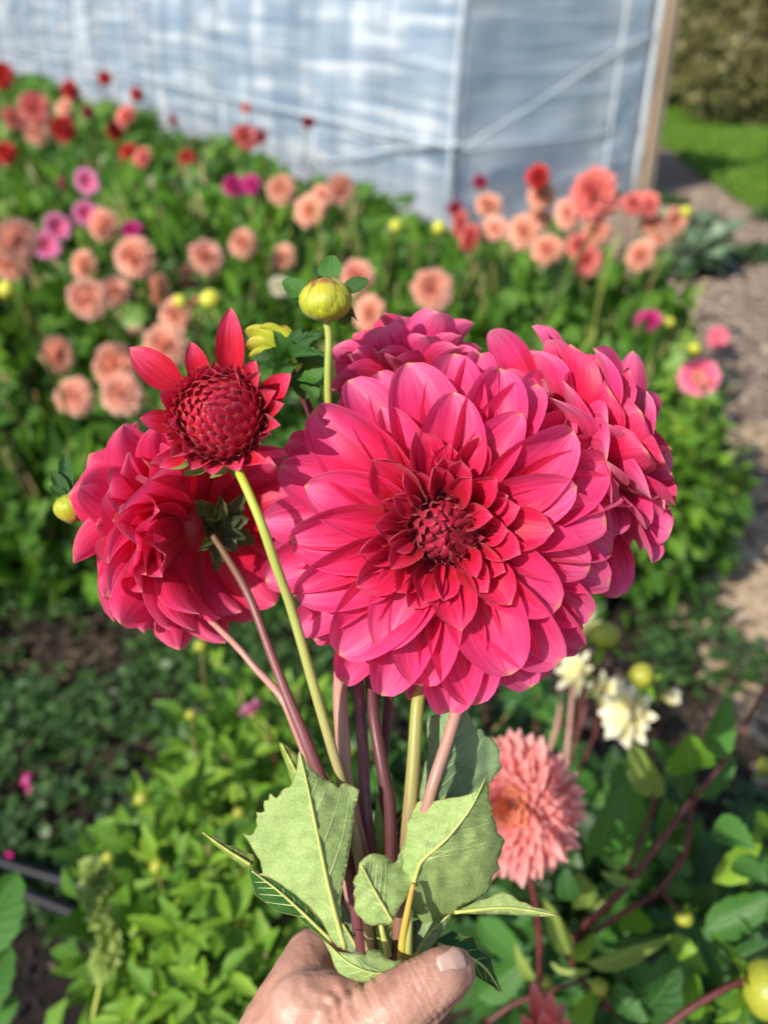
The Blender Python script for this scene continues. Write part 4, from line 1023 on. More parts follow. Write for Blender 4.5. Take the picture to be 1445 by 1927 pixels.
# --- coral spidery flower at the bottom edge
t = stemmed('cactus_dahlia', 'coral flower with long quilled petals cut by the bottom edge', 'flower', P(1030, 2100, .74)); SC = P(1025, 1945, .66)
for i, (px, py, dz) in enumerate([(1000,1845,0),(1035,1862,-.01),(1062,1884,.01),(978,1910,-.01),(1072,1915,-.02),(1020,1900,-.03),(990,1935,-.04),(1050,1925,-.04),(960,1950,-.01),(1080,1960,0),(1000,1990,-.04),(1050,1990,-.04)]):
    petal(t, NARROWC[0], SC+Vector((0, 0, -.01)), P(px, py, .66+dz), -FW+UP*.2, sy=1.3)
tube('stem', [P(1030, 2100, .74), SC], [.003], STD, t)
# --- cream flowers
def daisy(cx, cy, R, dep, axis, n, label, mats, foot, seed=1, group='cream flowers at the right', w=1.0, stem=STD, inner=True, ph=1.25, mid=None):
    c = P(cx, cy, dep); R = R/1600*dep*(1.3 if mats is CRM else 1); t = stemmed('cream_dahlia' if mats is CRM else 'pink_dahlia', label, 'flower', foot, group); rnd = random.Random(seed); X, Y, A = basis(axis.normalized())
    for i in range(n):
        th = i*2.39996; f = (i+.5)/n; p_ = ph*(.45+.55*f); rad = X*math.cos(th)+Y*math.sin(th)
        d = (A*math.cos(p_)+rad*math.sin(p_)); petal(t, mats[0], c+rad*R*.08, c+d*R*rnd.uniform(.85, 1.05), A*math.sin(p_)-rad*math.cos(p_), sy=w)
    if inner:
        bm = [link('floret', FLOR, t, None, frame(c+(X*math.cos(k*2.4)+Y*math.sin(k*2.4))*R*.05*math.sqrt(k), c+(X*math.cos(k*2.4)+Y*math.sin(k*2.4))*R*.06*math.sqrt(k)+A*R*.28, X, sy=1.2)) for k in range(14)]
    for k in range(4):
        th = k*1.57; rad = X*math.cos(th)+Y*math.sin(th); b = c-A*R*.05; link('sepal', LL[2], t, None, frame(b, b+rad*R*.4-A*R*.1, A))
    tube('stem', [foot, foot.lerp(c, .6)+RT*.01, c-A*R*.1], [.0028, .0018], stem, t, n=8, sides=6)
    return t
CRM = DPET; FLOR = recolor(FLORET[0], CREAM)
daisy(1093, 1272, 42, 1.25, -FW*.5+UP*.4-RT*.6, 12, 'cream and yellow flower, left one of the cream group right of the bouquet', CRM, P(1060, 1420, 1.27), 1)
daisy(1128, 1305, 44, 1.22, -FW*.9+UP*.3+RT*.4, 11, 'cream white open flower in front of the left cream one', CRM, P(1085, 1460, 1.25), 2)
daisy(1190, 1345, 52, 1.15, -RT*.5+UP*.1-FW*.25, 22, 'cream yellow double flower seen side on below the arched bud', CRM, P(1205, 1430, 1.2), 3, ph=1.7, w=1.2)
daisy(1240, 1312, 38, 1.17, RT*1.0+UP*.1-FW*.2, 6, 'white flower with few long petals pointing right, beside the side on cream one', CRM, P(1215, 1430, 1.2), 4, w=1.4, ph=.7, inner=False)
daisy(1096, 1190, 34, 1.3, -RT*.2+UP*.8-FW*.2, 10, 'white flower half hidden behind the lower right of the main flower', CRM, P(1085, 1400, 1.3), 5)
LILD = [recolor(DPET[0], LILAC)]
daisy(478, 1346, 34, 1.22, UP*1.0-RT*.5+FW*.1, 26, 'lilac pink daisy flower with yellow underside left of the bouquet stems', LILD, P(520, 1440, 1.25), 6, group='pink flowers in the green behind the stems', ph=1.3)
daisy(905, 1312, 20, 1.4, UP-FW*.3, 10, 'small pale pink flower under the main flower right of the stems', LILD, P(900, 1420, 1.42), 7, group='pink flowers in the green behind the stems')
for k, (a, b, c, d) in enumerate([(1040, 1600, 1078, 1290), (1030, 1420, 1055, 1320), (1243, 1700, 1243, 1630)]):
    o = tube('bare_stem', [P(a, b, 1.2), P((a+c)/2+4, (b+d)/2, 1.19), P(c, d, 1.22)], [.004, .003], STK, None, n=6)
    tag(o, ['pinkish bare stem slanting up below the cream flowers', 'short pale stem left of the cream flowers', 'short cut pale stem standing among the dark leaves at the right'][k], 'stem')

# =================================================================== BOUQUET
# --- main dahlia
MC = (832, 990); D0 = .40
def Pm(x, y, dz=0): return P(x, y, D0-dz)        # dz: metres towards the camera
def c1(x, y): return 480+x/1.806, 600+y/1.806
main = thing('cut_dahlia', P(735, 1850, .425), 'large fully open pink dahlia facing the camera in the middle of the bouquet', 'flower', 'dahlia stems held in the bouquet')
# tips traced from the photograph: x, y, width, layer (0 back .. 4 front)
MP = [(168,567,165,4),(116,748,172,3.6),(131,940,160,3.4),(83,505,150,2),(26,690,150,1.6),(36,890,150,1.4),(136,1065,130,1.6),(285,1142,185,3),(298,1238,125,.8),(430,1124,160,4),
(428,1280,150,1.8),(578,1250,180,3),(525,1293,80,.2),(655,1337,165,1),(748,1313,180,2.2),(868,1210,190,3.9),(935,1253,150,1),(1036,1166,170,2.6),(1110,1122,130,1.2),(1036,976,170,3.9),
(1146,1005,145,1.8),(1134,853,150,3),(1204,900,140,.8),(1192,688,155,2.7),(1092,568,150,4),(1233,600,125,.6),(1197,482,175,1.8),(1078,376,170,3.4),(1072,330,130,.8),(955,222,145,1.8),
(908,320,125,4),(828,168,175,2.4),(675,118,165,1.2),(675,248,165,4),(515,150,200,2.6),(428,300,105,3.7),(315,210,160,1.4),(200,308,185,2.8),
(1212,785,140,1.0),(830,1245,100,.2),(60,800,120,.3),(200,1090,110,.2),(1160,420,120,.2),(760,120,120,.2),(420,180,120,.2),(1085,1080,120,.3),(990,1215,110,.1),(110,420,120,.1)]
rnd = random.Random(3)
for i, (x, y, w, L) in enumerate(MP):
    X, Y = c1(x, y); dx, dy = X-MC[0], Y-MC[1]; r = math.hypot(dx, dy); ux, uy = dx/r, dy/r
    # petals fan a little: the base sits slightly off the straight line to the centre
    br = 40+10*(4-L)*.3; off = rnd.uniform(-14, 14)
    base = Pm(MC[0]+ux*br-uy*off, MC[1]+uy*br+ux*off, -.0225+.0014*L)
    tz = -.034+.0078*L+rnd.uniform(-.002, .002)
    tip = Pm(X, Y, tz)
    wd = w/1.806*(D0/1600); ln = (tip-base).length; me = BIG[i % 6]
    W0 = .60+.05*math.sin((i % 6)*2.3)
    radv = RT*ux-UP*uy
    nrm = -FW*1.0-radv*.15+(RT*-uy-UP*ux)*rnd.uniform(-.22, .22)
    petal(main, me, base, tip, nrm, sy=wd/ln/W0*1.36, sz=1.0)
# inner small and half rolled petals
MI = [(660,425,60,4.0),(430,620,60,4.0),(415,760,60,4.0),(520,985,60,4.0),(590,1020,60,4.0),(860,600,70,4.0),
(400,478,110,5),(505,517,50,5.2),(405,703,60,5),(352,798,80,5),(342,910,112,4.6),(460,850,70,5.3),(572,965,90,5.2),(700,1062,100,5),(869,972,110,4.8),(752,880,55,5.5),(902,800,72,5.4),(1015,719,112,4.8),
(822,545,80,5.4),(735,540,48,5.4),(762,400,100,4.6),(545,380,80,4.4),(606,503,55,5.4),(808,672,48,5.6),(640,470,70,4.8),(900,640,80,4.6),(470,600,60,4.6),(450,760,60,4.6),(480,930,70,4.5),(640,960,70,4.5),(790,930,70,4.6),(850,860,80,4.4),(700,480,60,5),(860,720,80,4.8)]
for i, (x, y, w, L) in enumerate(MI):
    X, Y = c1(x, y); dx, dy = X-MC[0], Y-MC[1]; r = math.hypot(dx, dy); ux, uy = dx/r, dy/r
    br = min(62, r*.45); base = Pm(MC[0]+ux*br, MC[1]+uy*br, -.008)
    tip = Pm(X, Y, .0035+.0045*(L-4)+rnd.uniform(-.001, .002))
    wd = w/1.806*(D0/1600); ln = (tip-base).length; me = SCOOP[i % 4]
    radv = RT*ux-UP*uy
    nrm = -FW*1.0-radv*.30+(RT*-uy-UP*ux)*rnd.uniform(-.45, .45)
    petal(main, me, base, tip, nrm, sy=min(1.7, max(.8, wd/ln/.72*1.35)), sz=1.0)
# tight dark centre: closed florets leaning to the middle
cc0 = (836, 996); dcen = Pm(cc0[0], cc0[1], -.0095); dax = (-FW+RT*-.05+UP*.03).normalized(); dX, dY, dA = basis(dax); dR = .0212
NC = 88
for i in range(NC):
    f = (i+.5)/NC; q_ = .62; ph = .04+1.36*f**q_; th = i*2.39996
    spc = dR*math.sqrt(2*math.pi*math.sin(ph)*1.36*q_*f**(q_-1)/NC)
    rad = dX*math.cos(th)+dY*math.sin(th)
    def sph2(p_, r_): return dcen+(dA*math.cos(p_)*.66+rad*math.sin(p_))*dR*r_
    lift = rnd.uniform(.06, .34)+(.12 if f > .75 else 0)
    tw = (dA.cross(rad))*spc*rnd.uniform(-.35, .35)
    L_ = spc*2.1/dR
    b = sph2(min(ph+L_*.75, 2.2), .84); tp_ = sph2(ph-L_*(.35 if f < .8 else .05), 1.0+lift)+tw
    ln = (tp_-b).length; d = (dA*math.cos(ph)+rad*math.sin(ph)).normalized()
    petal(main, FLORET2[i % 3], b, tp_, -d+Vector([rnd.uniform(-.5, .5) for _ in range(3)]), sy=spc*.88/ln/.56, sz=1.1, name='floret')
blob('receptacle', dcen, dA, dR*.78, dR*.48, CRIMC, main)
# receptacle closing the gaps between the petal bases
def blob(name, c, axis, rx, rz, mat, parent, n=10, s=16):
    X, Y, A = basis(axis); V = []; Fc = []
    for j in range(n+1):
        a = math.pi*j/n
        for k in range(s):
            th = 6.28318*k/s; V.append(c+(X*math.cos(th)+Y*math.sin(th))*rx*math.sin(a)-A*rz*math.cos(a))
    for j in range(n):
        for k in range(s): Fc.append((j*s+k, j*s+(k+1) % s, (j+1)*s+(k+1) % s, (j+1)*s+k))
    return link(name, mesh(name, V, Fc, uv=[(0, .1)]*len(V)), parent, mat)
blob('receptacle', Pm(MC[0], MC[1], -.021), -FW, .019, .010, CRIM, main)
for k in range(8):
    th = k*.785; rad = RT*math.cos(th)+UP*math.sin(th); b = Pm(MC[0], MC[1], -.028); link('sepal', LD[k % 3], main, None, frame(b, b+rad*.035-FW*-.004, -FW, sy=.8))

# --- side flowers of the bouquet
def bouquet_head(cx, cy, dep, axis, R, n, ph1, label, foot, seed, mats, **kw):
    t = thing('cut_dahlia', foot, label, 'flower', 'dahlia stems held in the bouquet'); c = P(cx, cy, dep)
    ball_head(t, c, axis, R, n, .25, ph1, mats, seed=seed, **kw)
    A = axis.normalized(); X, Y, A = basis(A)
    blob('receptacle', c-A*R*.12, A, R*.26, R*.16, CRIM, t)
    return t, c, A, X, Y
LF, lc, lA, lX, lY = bouquet_head(366, 985, .478, (-RT*.62+FW*.62+UP*.08), .0625, 104, 2.35, 'pink dahlia turned away at the left showing its shaded green calyx', P(690, 1840, .43), 4, BIGL, width=1.0, inner=SCOOP, rin=.8, base_off=.10, pw=.55, nj=.75, jit=.13)
L_CAL = leaf_mat('calyx_shade_tone', (.03, .05, .015), (.10, .12, .04), trans=.2, island=False)  # calyx green darkened to brownish, its shade put into the colour
LCAL = [recolor(m, L_CAL) for m in LD]
cal = lc-lA*.020
for k in range(9):
    th = k*.698; rad = lX*math.cos(th)+lY*math.sin(th); link('sepal', LCAL[k % 3], LF, None, frame(cal, cal+rad*.018*(.8+.4*(k % 2))-lA*.012, -lA, sy=.95))
for k in range(6):
    th = k*1.05+.4; rad = lX*math.cos(th)+lY*math.sin(th); link('sepal', LCAL[k % 3], LF, None, frame(cal-lA*.003, cal+rad*.014-lA*.012, -lA, sy=.7))
RF, rc, rA, rX, rY = bouquet_head(1075, 855, .465, (RT*.62+FW*.15+UP*.42-FW*.35), .0600, 76, 2.2, 'pink dahlia behind the main flower at the right, facing right', P(750, 1840, .43), 9, BIGP, width=1.18, inner=SCOOP, rin=.85, base_off=.12, pw=.55)
# tall outer petals of the right flower traced against the leaves behind
for i, (bx, by, tx, ty, w, dz) in enumerate([(1010,760,922,622,60,.0),(1040,770,1000,614,70,.01),(1060,780,1035,640,60,-.01),(1120,850,1115,655,95,-.025),(1130,880,1190,660,60,.0),(1150,880,1215,735,95,-.015),(1150,900,1262,850,85,0),(1150,920,1265,895,95,-.01),(1150,960,1262,1000,80,-.01),(1150,960,1225,1060,80,-.01),(1110,980,1160,1125,80,0),(1150,930,1250,960,60,-.02)]):
    b_, t_ = P(bx, by, .465), P(tx, ty, .455+dz); ln = (t_-b_).length
    petal(RF, BIGP[i % 6], b_, t_, -FW*.3+RT*.5+UP*.2 if i % 2 else FW*.6+RT*.3, sy=min(1.3, w/1600*.46/ln/.6*1.15))
BF, bc, bA, bX, bY = bouquet_head(775, 740, .49, (UP*.8+FW*.35-RT*.1), .050, 46, 1.7, 'pink dahlia half hidden behind the top of the main flower', P(745, 1840, .44), 12, BIGP, width=1.0, inner=SCOOP, rin=.8, base_off=.15)
for i, (tx, ty) in enumerate([(632, 712), (640, 668), (690, 625), (790, 612), (850, 650), (880, 690), (730, 640)]):
    b_, t_ = P(760+(tx-760)*.2, 750, .49), P(tx, ty, .485); petal(BF, BIGP[i % 6], b_, t_, -FW*.6-UP*.3, sy=.9)

# --- opening crimson bud flower
BC = (414, 785); BD = .375; bl = thing('cut_dahlia', P(705, 1840, .415), 'half open crimson dahlia with tightly packed spiral petals at the left', 'flower', 'dahlia stems held in the bouquet')
bcen = P(BC[0], BC[1], BD+.020); bax = (-FW-RT*.10+UP*.13).normalized(); X, Y, A = basis(bax); R = .0245
NB = 172
for i in range(NB):
    f = (i+.5)/NB; q_ = .66; ph = .05+1.66*f**q_; th = -i*2.39996
    spc = R*math.sqrt(2*math.pi*math.sin(ph)*1.66*q_*f**(q_-1)/NB)
    rad = X*math.cos(th)+Y*math.sin(th)
    def sph(p_, r_): return bcen+(A*math.cos(p_)*.88+rad*math.sin(p_))*R*r_
    sw = (RT*rnd.uniform(-.1, .1)+UP*rnd.uniform(-.1, .1))*spc
    d = (A*math.cos(ph)+rad*math.sin(ph)).normalized()
    L_ = spc*2.5/R
    b = sph(min(ph+L_*.72, 2.4), .86); tp_ = sph(ph-L_*.30, 1.035+.02*rnd.random()+(.03 if f > .75 else 0))+sw
    ln = (tp_-b).length
    petal(bl, SCALE[i % 3], b, tp_, -d+Vector([rnd.uniform(-.12, .12) for _ in range(3)]), sy=spc*1.0/ln/.8, sz=1.0, name='floret')
blob('receptacle', bcen, A, R*.86, R*.76, CRIM, bl)
OP = [(435,578,440,720,52,.0,1),(244,654,345,735,60,.004,0),(360,643,385,730,42,.004,2),(548,703,500,760,48,-.004,1),(262,787,335,800,42,.0,0),(482,678,465,725,36,.002,2),(300,738,345,770,42,-.006,0),(505,872,455,868,30,-.01,1),
(322,860,360,830,40,-.008,2),(535,760,500,780,36,-.012,0),(395,690,405,730,44,-.006,1),(445,700,440,730,40,-.008,2),(320,800,345,800,40,-.014,1),(345,850,365,830,40,-.016,2),(528,800,500,800,36,-.016,0),(520,735,490,760,34,-.012,1),
(400,895,405,860,46,-.004,0),(360,885,385,850,44,-.004,1),(450,888,440,855,44,-.006,2),(300,880,350,850,36,.004,0),(490,700,470,740,34,-.010,2)]
for i, (tx, ty, bx, by, w, dz, k) in enumerate(OP):
    b_, t_ = P(bx, by, BD+.024), P(tx, ty, BD+.012+dz); ln = (t_-b_).length
    dirx = (t_-b_).normalized()
    petal(bl, CRO[k], b_, t_, -FW*.7-(RT*(tx-BC[0])-UP*(ty-BC[1])).normalized()*.5, sy=min(1.6, w/1600*BD/ln/(.46+.05*k)*1.1))
# straw yellow bracts under the bud
for i, (tx, ty, bx, by) in enumerate([(395,898,430,880),(440,897,440,878),(322,880,360,870),(345,893,390,880)]):
    b_, t_ = P(bx, by, BD+.032), P(tx, ty, BD+.026); link('sepal', LP[i % 3], bl, None, frame(b_, t_, -FW, sy=1.0))

# --- unopened buds in the bouquet
def hero_bud(cx, cy, w, dep, label, foot, axis, bracts, mat, seed=1, scl=1.0):
    t = thing('cut_dahlia', foot, label, 'bud', 'dahlia stems held in the bouquet'); c = P(cx, cy, dep); R = w/3200*dep; X, Y, A = basis(axis)
    # overlapping bud scales
    blob('bud_core', c, A, R*.84, R*.86*scl, mat, t, n=14, s=24)
    for i in range(16):
        th = i*2.39996; rad = X*math.cos(th)+Y*math.sin(th); f = i/16; z0 = -.95+.5*f
        pts = []
        b = c-A*R*.88*scl+rad*R*.28; tp_ = c+A*R*(.93-.45*f)*scl+rad*R*(.22+.3*f)
        link('scale', BSC, t, None, frame(b, tp_, -rad, sy=.95+.2*f, sz=1.85))
    for (tx, ty, bx, by, w_, dz) in bracts:
        b_, t_ = P(bx, by, dep), P(tx, ty, dep+dz); ln = (t_-b_).length
        link('bract', LD[0] if seed == 1 else LD[2], t, None, frame(b_, t_, -FW+UP*.3, sy=w_/1600*dep/ln/.55*1.2))
    return t, c, A, R
GB, gc, gA, gR = hero_bud(612, 563, 92, .42, 'round yellow green bud with green bracts on top of the bouquet', P(720, 1840, .43), UP*.9-FW*.45,
    [(532,527,575,555,34,.0),(538,545,580,565,22,.01),(625,478,618,530,38,.004),(694,525,645,550,28,.0),(655,612,640,575,30,.012),(676,600,640,580,26,.02),(600,500,612,530,26,.02)], BUDP)
LBd, lbc, lbA, lbR = hero_bud(136, 957, 62, .47, 'small green yellow bud at the far left of the bouquet', P(640, 1700, .45), -UP*.9-FW*.2+RT*.2,
    [(98,885,130,935,22,0),(120,850,135,930,24,.01),(160,905,140,935,20,.01),(95,915,125,935,14,-.005)], BUDP)
CB = thing('cut_dahlia', P(700, 1840, .435), 'back of a pale yellow green flower with curled dark green bracts', 'flower', 'dahlia stems held in the bouquet')
for i, (tx, ty, bx, by, w) in enumerate([(460,622,530,665,46),(490,615,540,660,46),(530,612,548,660,44),(462,650,530,672,40),(468,672,530,680,36),(560,630,550,665,36)]):
    b_, t_ = P(bx, by, .462), P(tx, ty, .458); link('petal', BIG[i % 6], CB, None, frame(b_, t_, FW*.5+UP*.5, sy=.9)).data = recolor(BIG[i % 6], BUDP)
for i, (tx, ty, bx, by, w, dz) in enumerate([(490,668,535,680,34,-.01),(495,700,540,690,36,-.012),(530,640,545,672,34,-.012),(570,640,555,672,30,-.01),(590,625,560,665,34,-.006),(588,660,560,680,34,-.016),(560,615,552,660,26,0),(605,705,565,700,42,-.012),(580,722,560,700,36,-.004),(520,705,545,690,30,-.018),(575,745,562,715,30,0),(598,740,570,712,30,-.008),(556,650,550,680,30,-.022)]):
    b_, t_ = P(bx, by, .455), P(tx, ty, .452+dz); ln = (t_-b_).length; link('bract', LD[2], CB, None, frame(b_, t_, -FW+UP*.2, sy=w/1600*.455/ln/.55*1.15, sz=1.6))

SG1 = stem_grad('stem_lime_to_tan', (.36, .46, .03), (.36, .38, .10), (.34, .24, .13))
SG2 = stem_grad('stem_purple_fade', (.14, .09, .04), (.20, .07, .075), (.15, .05, .06))
SG3 = stem_grad('stem_rosy', (.36, .20, .15), (.40, .22, .17), (.30, .16, .12))
SG4 = stem_grad('stem_dark', (.10, .03, .04), (.13, .04, .05), (.09, .03, .03))
SG5 = stem_grad('stem_green_blush', (.34, .36, .10), (.30, .30, .08), (.22, .10, .08))
# --- stems
def st(parent, pts, r, mat): return tube('stem', [P(*p) for p in pts], r, mat, parent, n=26, sides=14, bump=.06)
st(LF, [(395,1000,.455),(425,1045,.448),(468,1120,.437),(510,1230,.43),(545,1320,.425),(590,1430,.42),(650,1600,.42),(690,1850,.43)], [.0017,.0021,.0024,.0032,.0030], SG2)
st(LBd, [(138,925,.47),(200,1010,.50),(330,1110,.50),(430,1200,.45),(485,1262,.44),(530,1312,.43),(560,1380,.43),(640,1600,.435),(670,1800,.44)], [.0012,.0016,.0022,.0024], STK)
st(bl, [(440,872,.40),(458,905,.392),(490,980,.388),(518,1060,.392),(550,1150,.40),(590,1290,.405),(622,1400,.408),(645,1480,.41),(680,1640,.415),(705,1860,.42)], [.0021,.0022,.0024,.0025,.0026], SG1)
st(BF, [(775,760,.495),(735,1000,.49),(655,1200,.45),(640,1290,.432),(645,1400,.42),(652,1480,.42),(690,1650,.425),(715,1860,.43)], [.003,.0036,.0038,.0036], SG3)
st(RF, [(1070,870,.475),(950,1100,.48),(890,1250,.45),(868,1310,.43),(840,1400,.42),(808,1500,.415),(770,1660,.42),(748,1860,.43)], [.0026,.003,.0031,.003], SG3)
st(GB, [(614,605,.422),(619,640,.424),(618,760,.43),(640,1000,.46),(672,1240,.45),(676,1320,.44),(684,1420,.435),(688,1520,.43),(720,1850,.43)], [.0019,.0019,.0024,.0028,.003], STG)
st(CB, [(545,690,.46),(565,730,.462),(600,830,.47),(660,1100,.47),(695,1270,.445),(705,1360,.432),(722,1460,.425),(735,1545,.425),(735,1850,.43)], [.0022,.0024,.0028,.0032,.0032], SG4)
st(main, [(832,1000,.43),(815,1150,.435),(795,1280,.43),(785,1330,.425),(778,1440,.42),(768,1560,.418),(755,1700,.42),(740,1860,.425)], [.003,.0032,.0036,.0034], SG5)
ex = thing('cut_dahlia', P(735, 1840, .44), 'dark purple stem whose flower is hidden, behind the middle of the bouquet stems', 'stem', 'dahlia stems held in the bouquet')
st(ex, [(735,1200,.46),(732,1310,.45),(724,1400,.44),(722,1500,.44),(735,1850,.44)], [.0026], SG4)
GB_ = None
# dark lower part of the green bud's stem belongs to the same stem: its colour turns purple in the bundle
tube('stem', [P(671, 1230, .4485), P(676, 1320, .4385), P(684, 1420, .4335), P(688, 1520, .4285), P(720, 1850, .4285)], [.0029, .0031, .0033], STP, GB, n=20, sides=12)

# --- broad leaves round the stems (undersides show), traced outlines on curved sheets with midrib and veins
def heroleaf_mat(name, c1, c2, vein, trans, rough, scale=10.5, dist=.00035, spec=.35):
    m, nt, out = newmat(name)
    uv = N(nt, 'ShaderNodeUVMap', uv_map='uv')
    wn = N(nt, 'ShaderNodeTexNoise', i_Scale=6.0, i_Detail=2.0); nt.links.new(uv.outputs[0], wn.inputs['Vector'])
    ad = N(nt, 'ShaderNodeVectorMath', operation='ADD'); sc = N(nt, 'ShaderNodeVectorMath', operation='SCALE'); nt.links.new(wn.outputs[1], sc.inputs[0]); sc.inputs['Scale'].default_value = .12
    nt.links.new(uv.outputs[0], ad.inputs[0]); nt.links.new(sc.outputs[0], ad.inputs[1])
    vo = N(nt, 'ShaderNodeTexVoronoi', feature='DISTANCE_TO_EDGE', i_Scale=scale); nt.links.new(ad.outputs[0], vo.inputs['Vector'])
    vo2 = N(nt, 'ShaderNodeTexVoronoi', feature='DISTANCE_TO_EDGE', i_Scale=scale*2.6); nt.links.new(ad.outputs[0], vo2.inputs['Vector'])
    e1 = ramp(nt, vo.outputs[0], [(0, (1, 1, 1)), (.07, (0, 0, 0))]); e2 = ramp(nt, vo2.outputs[0], [(0, (1, 1, 1)), (.09, (0, 0, 0))])
    n1 = N(nt, 'ShaderNodeTexNoise', i_Scale=2.2, i_Detail=5.0); nt.links.new(uv.outputs[0], n1.inputs['Vector'])
    n3 = N(nt, 'ShaderNodeTexNoise', i_Scale=26.0, i_Detail=4.0); nt.links.new(uv.outputs[0], n3.inputs['Vector'])
    f_ = math_(nt, 'ADD', math_(nt, 'MULTIPLY', n1.outputs[0], .7), math_(nt, 'MULTIPLY', n3.outputs[0], .3))
    col = ramp(nt, f_, [(.35, c1), (.65, c2)])
    e = math_(nt, 'MAXIMUM', e1, math_(nt, 'MULTIPLY', e2, .4))
    col = mixc(nt, math_(nt, 'MULTIPLY', e, .20), col, vein)
    pu = ramp(nt, vo.outputs[0], [(.07, (0, 0, 0)), (.35, (1, 1, 1))])
    bm = N(nt, 'ShaderNodeBump', i_Strength=.6, i_Distance=dist)
    nt.links.new(math_(nt, 'SUBTRACT', math_(nt, 'MULTIPLY', e, 1.0), math_(nt, 'MULTIPLY', n3.outputs[0], .3)), bm.inputs['Height'])
    thin_surface(nt, out, col, rough, trans, bm.outputs[0], spec)
    return m
HL = heroleaf_mat('leaf_underside', (.31, .44, .14), (.40, .53, .19), (.24, .35, .10), .2, .5)
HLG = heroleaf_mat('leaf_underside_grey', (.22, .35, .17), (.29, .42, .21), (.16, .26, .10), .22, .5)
HLY = heroleaf_mat('leaf_underside_yellow', (.25, .38, .08), (.33, .45, .10), (.18, .27, .05), .25, .5)
HD = heroleaf_mat('leaf_top_green', (.025, .10, .018), (.05, .16, .03), (.10, .20, .04), .25, .32, scale=9)
RIB = solid_mat('leaf_midrib', (.42, .46, .12), (.50, .52, .16), rough=.4, scale=50, sss=.1)
RIBR = solid_mat('leaf_stalk_blushed', (.40, .18, .05), (.55, .50, .08), rough=.35, scale=30, sss=.1)
VEIN = solid_mat('leaf_vein', (.36, .46, .18), (.42, .51, .22), rough=.5, scale=50)
EDGEM = solid_mat('leaf_edge', (.16, .12, .05), (.25, .25, .08), rough=.5, scale=50)
def c3(p): return (380+p[0]/2.125, 1300+p[1]/2.125)
def inpoly(x, y, pl):
    ins = False; j = len(pl)-1
    for i in range(len(pl)):
        xi, yi = pl[i]; xj, yj = pl[j]
        if (yi > y) != (yj > y) and x < (xj-xi)*(y-yi)/(yj-yi+1e-12)+xi: ins = not ins
        j = i
    return ins
